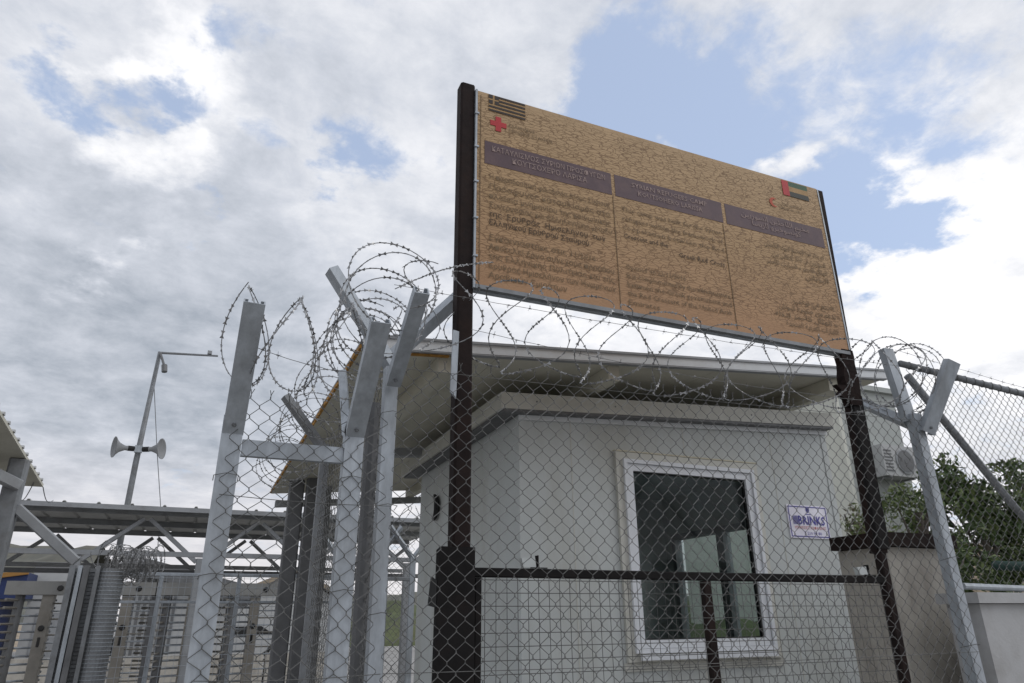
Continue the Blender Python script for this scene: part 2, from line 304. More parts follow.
# ---------------------------------------------------------------- galvanised fence
DF = 2.8
def zig(mp, s0, s1, z0, z1, w=.0715, r=.0017, top_barb=True, sag=.007, seed=0):
    """woven chain link: one zigzag wire per half diamond; mp(s, z, depth) -> world point"""
    b = MB(); hw = w / 2; n = int((s1 - s0) / hw); rows = int((z1 - z0) / hw)
    def pos(s, z, dd):
        ds = sag * (noise.noise(V3((s * 2.3, z * 2.3, seed))) + .5 * noise.noise(V3((s * 7, z * 7, seed + 5))))
        dz = sag * 1.4 * noise.noise(V3((s * 2.0, z * 1.7, seed + 9)))
        return mp(s + ds * 1.5, z + dz, dd + sag * 2 * noise.noise(V3((s, z, seed + 2))))
    vh = hw * 1.07; rows = int((z1 - z0) / vh); tw = .0042
    for i in range(n):
        a = s0 + i * hw; pts = []
        for k in range(rows + 1):
            z = z1 - k * vh; side = (i + k) % 2
            s = a + (hw + .0012 if side else -.0012)
            if k == 0 and top_barb:      # knuckled and twisted cut ends
                e = 1 if side else -1
                pts += [pos(s + e * .006, z + .030, -.004), pos(s + e * .001, z + .018, .002 * e), pos(s - e * .0015, z + .008, -.002 * e)]
            pts.append(pos(s, z + tw, .003 if side else -.003)); pts.append(pos(s, z - tw, -.003 if side else .003))
        b.tube(pts, r, 3, cap=False)
    return b

fence = thing('chain_link_fence', 'galvanised chain link fence with Y shaped post tops crossing in front of the white booth', 'fence', (2, DF, 0))
def mpx(s, z, dd): return V3((s, DF + .0 - .03 + dd, z))
zig(lambda s, z, d: V3((s, DF - .045 + d, z)), .03, .66, 0, 2.40, seed=3, sag=.022).build('chain_link_mesh', 'wire', fence, 'stuff')
zig(lambda s, z, d: V3((s, DF - .045 + d, z + .028 * (s - .6))), .66, 3.9, 0, 2.625, seed=1).build('chain_link_mesh', 'wire', fence, 'stuff')

def post(parent, x, y, ztop, w=.07, h=.06, arms=(), aw=.07, up=(0, -1, 0), xb=None, mt_='galv'):
    b = MB().chan((x if xb is None else xb, y, 0), (x, y, ztop), w, h, up=up)
    p = b.build('post', mt_, parent)
    for q0, q1, u, *ww in arms:
        a = MB().chan(q0, q1, ww[0] if ww else aw, .045, up=u); ao = a.build('arm', mt_, p); ao.matrix_parent_inverse = Matrix()
        ao.parent = p; ao.matrix_parent_inverse = p.matrix_world.inverted() if False else Matrix()
        bl = MB()
        m = V3(q0) + (V3(q1) - V3(q0)) * .08
        bl.lathe(m + V3(u).normalized() * .022, u, [(0, .009), (.007, .009), (.007, .004), (.014, .004)], 6)
        bl.build('bolt', 'galv_dark', p)
    return p
FWD = (0, -.66, -.75)
# arms leaning out over the street face the viewer from below, so their web is the underside
post(fence, .045, DF, 2.33, .075, .06, [((.047, 2.79, 2.27), (.052, 2.47, 2.68), (0, -.78, -.62))], .075)
post(fence, .505, DF, 2.34, .075, .06, [((.505, 2.79, 2.30), (.505, 2.42, 2.66), (0, -.7, -.72)), ((.49, 2.86, 2.30), (.485, 3.09, 2.66), (-.3, -.9, .1), .035)], .075)
post(fence, .650, DF + .03, 2.62, .055, .06, [((.645, 2.76, 2.53), (.645, 2.37, 2.79), (0, -.55, -.83)), ((.68, 2.85, 2.60), (.36, 2.86, 3.06), (-.8, -.2, -.55)), ((.66, 3.0, 2.70), (1.02, 3.03, 3.12), (.5, -.75, -.4))], .06)
MB().chan((.085, DF - .005, 2.213), (.465, DF - .005, 2.213), .062, .03, up=(0, -1, 0)).build('rail', 'galv', fence)
rp = post(fence, 3.87, DF, 2.74, .066, .06, [((3.87, 2.85, 2.70), (3.85, 3.23, 2.98), (-.3, -.2, -.9)), ((3.895, 2.76, 2.62), (4.02, 2.58, 3.03), (-.25, -.8, -.4)), ((3.865, 2.83, 2.70), (3.835, 2.86, 3.18), (0, -1, 0))], .085, xb=3.905)
# tension wires threaded through the mesh
for z0, z1, x0, x1 in ((2.60, 2.69, .67, 3.88), (1.42, 1.42, .67, 3.9), (2.03, 2.02, .03, .66), (1.42, 1.42, .03, .66)):
    pts = [V3((x0 + (x1 - x0) * k / 20, DF - .046, z0 + (z1 - z0) * k / 20 - .008 * sin(pi * k / 20))) for k in range(21)]
    MB().tube(pts, .0014, 4).build('tension_wire', 'wire', fence)

for x, zs_ in ((.045, (1.3, 1.75, 2.1)), (.505, (1.28, 1.7, 2.12)), (.65, (1.25, 1.62, 2.02, 2.4)), (3.89, (1.45, 1.9, 2.35, 2.62))):
    for z in zs_:
        q = [V3((x - .043, DF + .02, z - .01)), V3((x - .042, DF - .036, z)), V3((x, DF - .050, z + .008)), V3((x + .042, DF - .036, z + .004)), V3((x + .043, DF + .02, z - .006))]
        MB().tube(q, .0016, 4).build('wire_tie', 'wire', fence)
# side fence running away from the corner post
side = thing('chain_link_fence', 'chain link fence receding from the corner post, seen nearly edge on', 'fence', (.65, 3.7, 0))
zig(lambda s, z, d: V3((.645 + d, s, z)), 2.87, 4.55, .6, 2.60, seed=12, sag=.01).build('chain_link_mesh', 'wire', side, 'stuff')
for yy in (4.55,):
    post(side, .645, yy, 2.66, .055, .05, [((.66, yy, 2.60), (.36, yy, 2.96), (-.7, -.4, -.7))], .05, mt_='galv_dark')
MB().tube([(.66, 3.15, .4), (.615, 2.98, 2.5)], .03, 10).build('brace', 'steel_dk', side)

# right hand fence on the low wall
rf = thing('chain_link_fence', 'chain link fence with a pipe top rail and diagonal pipe brace above the white wall', 'fence', (5.5, DF, 0))
zig(lambda s, z, d: V3((s, DF + .03 + d, z - (s - 4.0) * .055)), 3.95, 7.2, 1.76, 3.05, seed=21, w=.062, sag=.006).build('chain_link_mesh', 'wire', rf, 'stuff')
MB().tube([(3.90, DF + .03, 3.085), (7.2, DF + .03, 2.905)], .021, 12).build('top_rail', 'galv_dark', rf, smooth=True)
for k in range(34):
    x = 3.98 + k * .085; MB().tube([V3((x + .012 * cos(t), DF + .03 + .0245 * cos(t), 3.085 - (x - 3.9) * .0545 + .0245 * sin(t))) for t in [i * 2 * pi / 8 for i in range(9)]], .0025, 4).build('wire_tie', 'wire', rf)
MB().tube([(3.97, DF + .05, 3.02), (4.70, DF + .06, 2.235), (5.28, DF + .06, 1.72)], .024, 12).build('brace', 'galv_dark', rf, smooth=True)
MB().tube([(4.0, DF + .03, 1.755), (7.2, DF + .03, 1.70)], .018, 10).build('bottom_rail', 'galv', rf)
MB().tube([(5.22, DF + .06, 1.6), (5.22, DF + .06, 3.0)], .03, 10).build('post', 'galv_dark', rf)
lw = thing('low_wall', 'low white rendered wall with a coping under the right hand fence', 'wall', (5.5, DF, 0))
MB().box((4.03, DF - .02, 0), (9, DF + .18, 1.66)).build('wall', 'plaster', lw)
MB().box((3.99, DF - .05, 1.663), (9, DF + .21, 1.72)).build('coping', 'plaster', lw)

# ---------------------------------------------------------------- razor wire
def helix(o, ax, Rr, L_, turns, amp=.0, ph=0, squash=1.0, wob=.02, seed=0, per=44, k=1.5):
    o, ax = V3(o), V3(ax).normalized(); up = V3((0, 0, 1)); sd_ = ax.cross(up).normalized(); pts = []
    for i in range(int(turns * per) + 1):
        t = i / per; th = 2 * pi * t + ph
        s = L_ * t / turns + amp * sin(th * k)
        rr = Rr * (1 + wob * 2.5 * noise.noise(V3((t * 1.3, seed, 0))))
        c = o + ax * s + V3((0, 0, -.05 * sin(pi * t / turns))) + V3((noise.noise(V3((t, seed, 4))), noise.noise(V3((t, seed, 6))), noise.noise(V3((t, seed, 8))))) * wob
        pts.append(c + sd_ * (cos(th) * rr) + up * (sin(th) * rr * squash))
    return pts
def razor(pts, label, group='coils of razor wire on the fence', sp=.036, r=.0021, size=1.5, name='razor_wire_coil'):
    t = thing(name, label, 'razor wire', pts[len(pts) // 2], group)
    MB().tube(pts, r, 4).build('strand', 'razor', t)
    b = MB(); acc = 0
    for i in range(1, len(pts)):
        a, c = pts[i - 1], pts[i]; l = (c - a).length; acc += l
        if acc >= sp:
            acc = 0; d = (c - a).normalized(); u = d.cross(V3((R.uniform(-1, 1), R.uniform(-1, 1), R.uniform(-1, 1)))).normalized(); n = d.cross(u)
            L2, w2 = .0105 * size, .0062 * size
            m = c
            b.add([m - d * L2 + u * w2, m - d * L2 * .3 + u * w2 * .35, m + d * L2 * .3 + u * w2 * .35, m + d * L2 + u * w2, m + d * L2 - u * w2, m + d * L2 * .3 - u * w2 * .35, m - d * L2 * .3 - u * w2 * .35, m - d * L2 - u * w2, m + n * .0025, m - n * .0025],
                  [(0, 1, 8), (1, 2, 8), (2, 3, 8), (3, 4, 8), (4, 5, 8), (5, 6, 8), (6, 7, 8), (7, 0, 8), (1, 0, 9), (2, 1, 9), (3, 2, 9), (4, 3, 9), (5, 4, 9), (6, 5, 9), (7, 6, 9), (0, 7, 9)])
    b.build('barbs', 'barb', t, 'stuff')
    return t
razor(helix((-.02, 2.70, 2.665), (1, .04, .0), .19, .60, 6.0, .055, 1.5, 1.0, .03, 1), 'loose razor wire coil with tall narrow loops beside the leftmost fence post')
razor(helix((.555, 2.40, 2.875), (.05, 1, -.03), .178, .85, 8.5, .035, -1.3, 1.0, .03, 2), 'big round razor wire loops seen face on above the corner post')
razor(helix((.60, 3.1, 2.88), (-.02, 1, .0), .20, 3.4, 14, .07, 1.2, 1.0, .05, 3), 'razor wire coil receding along the side fence, down to the left of the canopy edge')
razor(helix((.72, 2.76, 2.90), (1, 0, .013), .208, 3.0, 14, .085, .9, 1.0, .045, 4, k=2.5), 'long stretched razor wire coil below the brown board')
razor(helix((3.66, 2.80, 3.03), (1, .15, .0), .215, .42, 5.2, .04, 1.9, 1.0, .03, 5), 'short razor wire coil around the top of the right fence post')
pts = [V3((.62, 2.72, 2.95)).lerp(V3((1.1, 2.8, 3.22)), k / 14) + V3((0, 0, .03 * sin(pi * k / 14))) for k in range(15)]
razor(pts, 'single razor strand rising from the corner post to the board', None, name='razor_wire_strand')

def barbed(p, q, label, sagz=.03, n=26, sp=.11):
    p, q = V3(p), V3(q); t = thing('barbed_wire', label, 'barbed wire', (p + q) / 2, 'barbed wire strands')
    pts = [p.lerp(q, k / n) + V3((0, 0, -sagz * sin(pi * k / n) + .006 * noise.noise(V3((k * .7, p.z, 0))))) for k in range(n + 1)]
    MB().tube(pts, .0013, 4).build('strand', 'razor', t)
    b = MB(); ln = (q - p).length; m = int(ln / sp); d = (q - p).normalized()
    for k in range(1, m):
        f = k / m * n; i = int(f); c = pts[i].lerp(pts[min(i + 1, n)], f - i)
        b.tube([c - d * .006, c + d * .006], .0027, 5)
        for j in range(4):
            a = R.uniform(0, 6.28); v = V3((cos(a) * .35, cos(a * 1.7), sin(a))).normalized() * .016; b.tube([c - v * .2, c + v], .0009, 3)
    b.build('barbs', 'razor', t, 'stuff')
barbed((.62, 2.74, 2.98), (3.84, 2.8, 3.05), 'upper barbed wire strand across the gap under the board', .02)
barbed((1.0, 2.78, 2.84), (3.84, 2.8, 2.80), 'lower barbed wire strand just above the chain link', .05)
barbed((3.84, 2.8, 3.16), (7.2, 2.83, 2.96), 'barbed wire strand along the right hand fence', .03)
barbed((.05, 2.6, 2.56), (.5, 2.6, 2.50), 'short barbed wire strand between the two leftmost posts', .02, 12)

# ---------------------------------------------------------------- information board and its posts
YB = 2.88
lp = thing('board_post', 'dark brown steel post at the left edge of the board', 'post', (1.01, YB + .05, 0), 'steel posts carrying the board')
MB().bar((1.018, YB + .045, 0), (1.000, YB + .045, 4.36), .082, .08, (0, 1, 0)).build('shaft', 'brown', lp)
for z in (3.28, 3.5, 3.72, 3.94, 4.16): MB().box((1.036, YB - .012, z), (1.060, YB + .004, z + .010)).build('fixing', 'galv', lp)
MB().add([V3(p) for p in ((.935, YB - .012, 2.56), (.963, YB - .012, 2.53), (.971, YB - .012, 2.86), (.942, YB - .012, 2.865), (.935, YB - .002, 2.56), (.963, YB - .002, 2.53), (.971, YB - .002, 2.86), (.942, YB - .002, 2.865))],
         [(0, 1, 2, 3), (7, 6, 5, 4), (0, 4, 5, 1), (1, 5, 6, 2), (2, 6, 7, 3), (3, 7, 4, 0)]).build('bracket', 'galv', lp)
rp2 = thing('board_post', 'leaning rust-streaked dark post at the right edge of the board', 'post', (3.55, YB + .05, 0), 'steel posts carrying the board')
MB().bar((3.505, YB + .05, 1.93), (3.572, YB + .05, 4.33), .066, .08, (0, 1, 0)).build('shaft', 'brown', rp2)
MB().bar((3.508, YB + .02, 1.95), (3.530, YB + .02, 2.85), .088, .03, (0, 1, 0)).build('sleeve', 'black', rp2)
b = MB(); prof = []
for k in range(9):
    z = 2.78 + k * .045; w_ = .043 + .016 * noise.noise(V3((k * .9, 2, 1))) + .012 * sin(k / 8 * pi)
    c = V3((3.512 + (z - 2.8) * .03, YB - .004, z)); prof.append([c + V3(q) for q in ((-w_ * 1.25, 0, 0), (w_ * .8, 0, 0), (w_ * .8, .06, 0), (-w_ * 1.25, .06, 0))])
b.loft(prof); b.build('flange', 'rust', rp2)
MB().poly([V3((3.45, YB - .003, 2.80)), V3((3.37, YB - .003, 2.835)), V3((3.40, YB - .003, 2.865)), V3((3.36, YB - .003, 2.895)), V3((3.45, YB - .003, 2.90))], (0, .03, 0)).build('bracket', 'rust', rp2)

board = thing('information_board', 'large weathered brown board with cracked print, flags and purple headings', 'sign', (2.29, YB, 3.12))
BX0, BX1, BZ0, BZ1 = 1.052, 3.53, 3.125, 4.325
b = MB(); nx, nz = 30, 14; rows = []
pan = MB().box((BX0, 0, BZ0), (BX1, .02, BZ1))
def bpt(x, z, e=0.0): return V3((x, YB - e, z))
# panel mesh is built at the board origin so its print follows the panel
pm = MB().box((BX0 - 2.29, 0, 0), (BX1 - 2.29, .018, BZ1 - BZ0))
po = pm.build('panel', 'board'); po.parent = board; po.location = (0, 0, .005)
MB().box((BX0 - .004, YB + .0185, BZ0 - .02), (BX1 + .004, YB + .05, BZ0 + .012)).build('edge_rail', 'galv', board)
MB().box((BX0 - .012, YB - .006, BZ0 - .016), (BX0 - .001, YB + .04, BZ1 + .004)).build('edge_rail', 'galv', board)
MB().box((BX1 + .001, YB - .004, BZ0 - .016), (BX1 + .010, YB + .04, BZ1 - .01)).build('edge_rail', 'galv', board)
MB().box((BX0, YB + .0185, BZ1 - .03), (BX1, YB + .05, BZ1 - .003)).build('edge_rail', 'steel_dk', board)
MB().box((BX0 - .001, YB - .008, BZ0 - .018), (BX1 + .001, YB + .018, BZ0 + .0035)).build('edge_rail', 'galv_dark', board)
# headings
def sheet(x0, x1, z0, z1, m, name, par=board, e=.002, y=None):
    y = (YB if y is None else y); return MB().box((x0, y - e, z0), (x1, y - e + .0015, z1)).build(name, m, par)
SEC = []
for (xa, xb) in ((484, 611), (614.5, 722), (725.5, 823)): SEC.append((at(xa + .5, {484: 152, 614.5: 190, 725.5: 218}[xa], Y=YB).x, at(xb, {611: 182, 722: 213, 823: 238}[xb], Y=YB).x))
HZ1, HZ0 = at(484.5, 140.5, Y=YB).z, at(484.5, 163, Y=YB).z
for i, (x0, x1) in enumerate(SEC): sheet(x0, x1 - .004 * 0, HZ0, HZ1, 'purple', 'heading_band')
for x in (at(613, 200, Y=YB).x, at(723.5, 230, Y=YB).x): sheet(x - .002, x + .002, BZ0 + .02, HZ0 - .01, 'ink', 'column_line', e=.003)
sheet(BX0 + .018, BX0 + .021, BZ0 + .03, BZ1 - .03, 'ink', 'border_line', e=.003)

ARF = {'ا': (0xFE8D, 2), 'ب': (0xFE8F, 4), 'ت': (0xFE95, 4), 'ة': (0xFE93, 2), 'ج': (0xFE9D, 4), 'ح': (0xFEA1, 4), 'خ': (0xFEA5, 4), 'د': (0xFEA9, 2), 'ر': (0xFEAD, 2), 'س': (0xFEB1, 4), 'ص': (0xFEB9, 4), 'ع': (0xFEC9, 4),
       'ف': (0xFED1, 4), 'ق': (0xFED5, 4), 'ك': (0xFED9, 4), 'ل': (0xFEDD, 4), 'م': (0xFEE1, 4), 'ن': (0xFEE5, 4), 'ه': (0xFEE9, 4), 'و': (0xFEED, 2), 'ي': (0xFEF1, 4), 'ئ': (0xFE89, 4), 'ء': (0xFE80, 1)}
def arabic(s):
    out = []
    for wd in s.split(' '):
        r = ''
        for i, ch in enumerate(wd):
            if ch not in ARF: r += ch; continue
            b_, n = ARF[ch]; pv = i > 0 and wd[i - 1] in ARF and ARF[wd[i - 1]][1] == 4; nx_ = i < len(wd) - 1 and n == 4 and wd[i + 1] in ARF and ARF[wd[i + 1]][1] > 1
            if n == 1: pv = False
            r += chr(b_ + (0 if not pv and not nx_ else 1 if pv and not nx_ else 2 if nx_ and not pv else 3))
        out.append(r[::-1])
    return ' '.join(reversed(out))
DG = None
def text_mesh(s, size, bold=0.0, width=None, align='LEFT'):
    """triangulated lettering in its own XZ plane, reading along +X"""
    c = bpy.data.curves.new('t', 'FONT'); c.body = s; c.size = size; c.align_x = align; c.offset = bold * size * .35; c.resolution_u = 1; c.fill_mode = 'FRONT'
    o = bpy.data.objects.new('t', c); COL.objects.link(o); dg = bpy.context.evaluated_depsgraph_get(); ev = o.evaluated_get(dg); me = ev.to_mesh()
    vs = [v.co.copy() for v in me.vertices]; fs = [tuple(p.vertices) for p in me.polygons]; ev.to_mesh_clear(); bpy.data.objects.remove(o); bpy.data.curves.remove(c)
    if vs and width:
        x0 = min(v.x for v in vs); x1 = max(v.x for v in vs); k = width / max(1e-6, x1 - x0)
        for v in vs: v.x = x0 + (v.x - x0) * k if align == 'LEFT' else (v.x - (x0 + x1) / 2) * k if align == 'CENTER' else x1 + (v.x - x1) * k
    return vs, fs
def letter(b, s, x, y, z, size, bold=0.0, width=None, align='LEFT', sh=0.0):
    vs, fs = text_mesh(s, size, bold, width, align)
    # glyph faces can overlap where strokes cross: each gets its own hair-thin layer
    for i, f in enumerate(fs): b.add([V3((x + vs[j].x, y - (i % 40) * 1.5e-5, z + vs[j].y)) for j in f], [tuple(range(len(f)))])
def lines(mname, items, name='lettering'):
    b = MB()
    for it in items: letter(b, *it[:1], it[1], YB - .0045, it[2], it[3], **it[4])
    if b.v: b.build(name, mname, board, 'stuff')
cz = lambda py: at(490, py, Y=YB).z      # baseline heights are read at the left column
c1, c2, c3 = SEC
w1_, w2_, w3_ = c1[1] - c1[0] - .05, c2[1] - c2[0] - .06, c3[1] - c3[0] - .06
mid = lambda c: (c[0] + c[1]) / 2
hz_a, hz_b = HZ1 - .058, HZ1 - .108
lines('ink_pale', [('ΚΑΤΑΥΛΙΣΜΟΣ ΣΥΡΙΩΝ ΠΡΟΣΦΥΓΩΝ', mid(c1), hz_a, .046, dict(align='CENTER', width=.70, bold=.012)), ('ΚΟΥΤΣΟΧΕΡΟ ΛΑΡΙΣΑ', mid(c1), hz_b, .046, dict(align='CENTER', width=.46, bold=.012)),
                   ('SYRIAN REFUGEES CAMP', mid(c2), hz_a, .046, dict(align='CENTER', width=.54, bold=.012)), ('KOUTSOHERO LARISSA', mid(c2), hz_b, .046, dict(align='CENTER', width=.46, bold=.012)),
                   (arabic('مخيم اللاجئين السوريين'), mid(c3), hz_a, .052, dict(align='CENTER', width=.56, bold=.01)), (arabic('كوتسوخيرو لاريسا'), mid(c3), hz_b, .052, dict(align='CENTER', width=.40, bold=.01))], 'heading_lettering')
zs = [cz(y) for y in (179, 189, 198.5, 207.5)]; zb = [cz(y) for y in (216.5, 225)]; zl = [cz(y) for y in (240, 249.5, 259, 268.5, 278)]
x1_ = c1[0] + .025
it = []
for s_, z in zip(['Η παραδοσιακή φιλοξενία στους Σύριους', 'Πρόσφυγες καταυλισμός στα', 'πλαίσια μνημονίου της κοινωνικής', 'Συνεργασίας και αλληλεγγύης μεταξύ'], zs): it.append((s_, x1_, z, .047, dict(width=w1_, bold=.008)))
for s_, z, ww in zip(['Εγκαινιάστηκε στις 11/2016', 'Αποτελεί έργο συνεχούς προόδου', 'της Ελληνικής Πολιτείας και της', 'Ερυθράς Ημισελήνου των Ηνωμένων', 'Αραβικών Εμιράτων'], zl, (.62, w1_, w1_, w1_, .44)): it.append((s_, x1_, z, .047, dict(width=ww, bold=.008)))
x2_ = c2[0] + .03
for s_, z, ww in zip(['This camp was built for the Syrian', 'refugees within the framework of', 'cooperation between the Red'], zs, (w2_,) * 3): it.append((s_, x2_, z - .002, .045, dict(width=ww, bold=.006)))
for s_, z, ww in zip(['Opened on 22/11/2016', 'It is complemented by the infrastructure', 'between the Greek government and', 'the Red Crescent of the United Arab', 'Emirates'], zl, (.40, w2_, w2_, w2_, .2)): it.append((s_, x2_, z - .005, .045, dict(width=ww, bold=.006)))
x3_ = c3[1] - .03
for s_, z, ww in zip(['تم بناء هذا المخيم لإيواء اللاجئين', 'السوريين في إطار التعاون بين', 'الهلال الأحمر و الصليب الأحمر', 'اليوناني'], zs, (.5, .44, .5, .2)): it.append((arabic(s_.replace('إ', 'ا').replace('أ', 'ا').replace('ذ', 'د')), x3_, z, .05, dict(align='RIGHT', width=ww, bold=.008)))
for s_, z, ww in zip(['افتتح في نوفمبر', 'بدعم من حكومة اليونان', 'و الهلال الأحمر لدولة', 'الامارات العربية المتحدة'], zl, (.34, .46, .5, .42)): it.append((arabic(s_.replace('إ', 'ا').replace('أ', 'ا')), x3_, z, .05, dict(align='RIGHT', width=ww, bold=.008)))
lines('ink', it, 'body_lettering')
lines('ink_bold', [('της  Ερυθράς  Ημισελήνου  των', x1_, zb[0], .047, dict(width=w1_ - .04, bold=.02)), ('Ελληνικού Ερυθρού Σταυρού.', x1_, zb[1], .047, dict(width=w1_ - .14, bold=.02)),
                   ('Crescent and the', x2_, zs[3] - .002, .045, dict(width=.30, bold=.02)), ('Greek Red Cross', x2_ + w2_ - .34, zs[3] - .047, .045, dict(width=.33, bold=.02))], 'bold_lettering')
# flags and emblems printed on the board
fx0, fx1 = at(488.5, 95, Y=YB).x, at(525, 115, Y=YB).x; fz1, fz0 = at(489, 94.5, Y=YB).z, at(489, 110.5, Y=YB).z
fl = MB().box((fx0, YB - .002, fz0), (fx1, YB - .0005, fz1)).build('flag_print', 'ink_tan', board)
sh_ = (fz1 - fz0) / 9; q = MB()
for i in range(0, 9, 2): q.box((fx0 if i > 4 else fx0 + 5 * sh_, YB - .004, fz1 - (i + 1) * sh_), (fx1, YB - .0025, fz1 - i * sh_))
for a_, b_ in ((0, 2), (3, 5)):
    for c_, d_ in ((0, 2), (3, 5)): q.box((fx0 + a_ * sh_, YB - .004, fz1 - d_ * sh_), (fx0 + b_ * sh_, YB - .0025, fz1 - c_ * sh_))
q.build('flag_stripes', 'ink_fl', board, 'stuff')
def plus(cx, cz_, r, w):
    p = [(-w, r), (w, r), (w, w), (r, w), (r, -w), (w, -w), (w, -r), (-w, -r), (-w, -w), (-r, -w), (-r, w), (-w, w)]
    return [V3((cx + a, YB - .004, cz_ + c)) for a, c in p]
pc = at(498.2, 124.5, Y=YB)
MB().poly(plus(pc.x, pc.z, .048, .0165), (0, .002, 0)).build('red_cross_emblem', 'redink', board)
lines('ink', [('ΕΛΛΗΝΙΚΟΣ', pc.x + .06, pc.z - .0, .028, dict(bold=.01)), ('ΕΡΥΘΡΟΣ ΣΤΑΥΡΟΣ', pc.x + .06, pc.z - .034, .028, dict(bold=.01))], 'emblem_lettering')
ux0, ux1 = at(782.5, 190, Y=YB).x, at(807.5, 195, Y=YB).x; uz1, uz0 = at(783, 180.5, Y=YB).z, at(786.5, 195.5, Y=YB).z
uh = (uz1 - uz0) / 3; ur = ux0 + (ux1 - ux0) * .25
MB().box((ux0, YB - .004, uz0), (ur, YB - .0025, uz1)).build('flag_red_bar', 'redink', board)
MB().box((ur, YB - .004, uz1 - uh), (ux1, YB - .0025, uz1)).build('flag_green_bar', 'grnink', board)
MB().box((ur, YB - .004, uz0 + uh), (ux1, YB - .0025, uz1 - uh)).build('flag_white_bar', 'ink_tan', board)
MB().box((ur, YB - .004, uz0), (ux1, YB - .0025, uz0 + uh)).build('flag_black_bar', 'blkink', board)
cc = at(773.5, 202.5, Y=YB); rr = .036; o1 = []; 
for k in range(19): a = radians(55 + 250 * k / 18); o1.append(V3((cc.x + rr * cos(a), YB - .004, cc.z + rr * sin(a))))
for k in range(19): a = radians(295 - 230 * k / 18); o1.append(V3((cc.x + .014 + rr * .74 * cos(a), YB - .004, cc.z + rr * .74 * sin(a))))
vs = [p for p in o1]; MB().add(vs, [(i, i + 1, 36 - i, 37 - i) for i in range(18)]).build('red_crescent_emblem', 'orred', board)
lines('ink', [(arabic('الهلال الاحمر الاماراتي'), cc.x + .05, cc.z - .004, .034, dict(bold=.01, width=.19)), ('EMIRATES RED CRESCENT', cc.x + .05, cc.z - .034, .02, dict(bold=.01, width=.21))], 'emblem_lettering')

# ---------------------------------------------------------------- steel gate with welded mesh
gate = thing('steel_gate', 'dark steel gate frame filled with square welded mesh below the booth window', 'gate', (2.3, 2.9, 0))
GZ = 1.786
MB().bar((1.06, 2.9, GZ), (3.46, 2.9, GZ), .038, .038).build('top_rail', 'black', gate)
MB().bar((2.263, 2.9, 0), (2.263, 2.9, GZ - .021), .046, .036, (0, 1, 0)).build('stile', 'brown', gate)
MB().bar((3.47, 2.9, 0), (3.478, 2.9, 1.925), .05, .05, (0, 1, 0)).build('stile', 'brown', gate)
MB().bar((1.085, 2.9, 0), (1.085, 2.9, GZ - .021), .03, .036, (0, 1, 0)).build('stile', 'black', gate)
b = MB(); x = 1.115
while x < 3.44:
    b.tube([(x + .002 * noise.noise(V3((x * 9, 0, 0))), 2.885, 0), (x + .003 * noise.noise(V3((x * 7, 1, 0))), 2.885, GZ - .02)], .0016, 4); x += .05
z = GZ - .03
while z > .05: b.tube([(1.10, 2.8815, z), (3.45, 2.8815, z + .003 * noise.noise(V3((z * 9, 5, 0))))], .0016, 4); z -= .052
b.build('welded_mesh', 'weld', gate, 'stuff')
lock = thing('lock_box', 'black steel lock housing with a lever on the left board post', 'lock box', (.95, 2.9, 1.2))
b = MB(); pr_ = [(.897, 1.02), (.902, 1.872), (.915, 1.885), (1.062, 1.885), (1.066, 1.02)]
b.poly([V3((x, 2.865, z)) for x, z in pr_], (0, .035, 0)); b.build('housing', 'black', lock)
MB().poly([V3((x, 2.862, z)) for x, z in ((.866, 1.655), (.896, 1.648), (.896, 1.75), (.876, 1.765))], (0, .02, 0)).build('handle', 'rubber', lock)
for (xa, xb, lab, tilt) in ((1.295, 1.395, 'small grey box with a bent metal tab on the left half of the gate rail', 1), (3.28, 3.38, 'small grey box on the gate rail beside the concrete pier', 1)):
    t = thing('junction_box', lab, 'box', (xa, 2.9, GZ + .02))
    MB().poly([V3((xa, 2.885, GZ + .022)), V3((xa - .01, 2.885, GZ + .062)), V3((xa + .055, 2.885, GZ + .066)), V3((xa + .06, 2.885, GZ + .022))], (0, .03, 0)).build('box', 'wall', t)
    MB().box((xa + .066, 2.88, GZ + .020), (xa + .070, 2.91, GZ + .075)).box((xa + .03, 2.876, GZ + .0195), (xa + .11, 2.8835, GZ + .024)).build('bracket', 'black', t)

# ---------------------------------------------------------------- booth
booth = thing('security_booth', 'pale grey security booth with a white framed window behind the fence', 'booth', (3.4, 5.6, 0))
X0, X1, Y0, Y1, ZB = 1.955, 4.875, 4.4, 6.86, .25
def zr(x): return 2.965 + (x - 1.777) * .054         # sloping roof trim underside
WX0, WX1, WZ0, WZ1 = 2.79, 3.975, 1.395, 2.69          # opening in front wall
T = .07
def wallpoly(pts, d, name='wall'): return MB().poly([V3(p) for p in pts], d).build(name, 'wall', booth)
wallpoly([(X0, Y0, ZB), (WX0, Y0, ZB), (WX0, Y0, zr(WX0)), (X0, Y0, zr(X0))], (0, T, 0))
wallpoly([(WX1, Y0, ZB), (X1, Y0, ZB), (X1, Y0, zr(X1)), (WX1, Y0, zr(WX1))], (0, T, 0))
wallpoly([(WX0, Y0, ZB), (WX1, Y0, ZB), (WX1, Y0, WZ0), (WX0, Y0, WZ0)], (0, T, 0))
wallpoly([(WX0, Y0, WZ1), (WX1, Y0, WZ1), (WX1, Y0, zr(WX1)), (WX0, Y0, zr(WX0))], (0, T, 0))
MB().box((X0, Y0 + T + .001, ZB), (X0 + T, Y1, zr(X0) - .002)).build('wall', 'wall', booth)
MB().box((X0 + T + .001, Y1 - T, ZB), (X1, Y1, zr(X0))).build('wall', 'wall', booth)
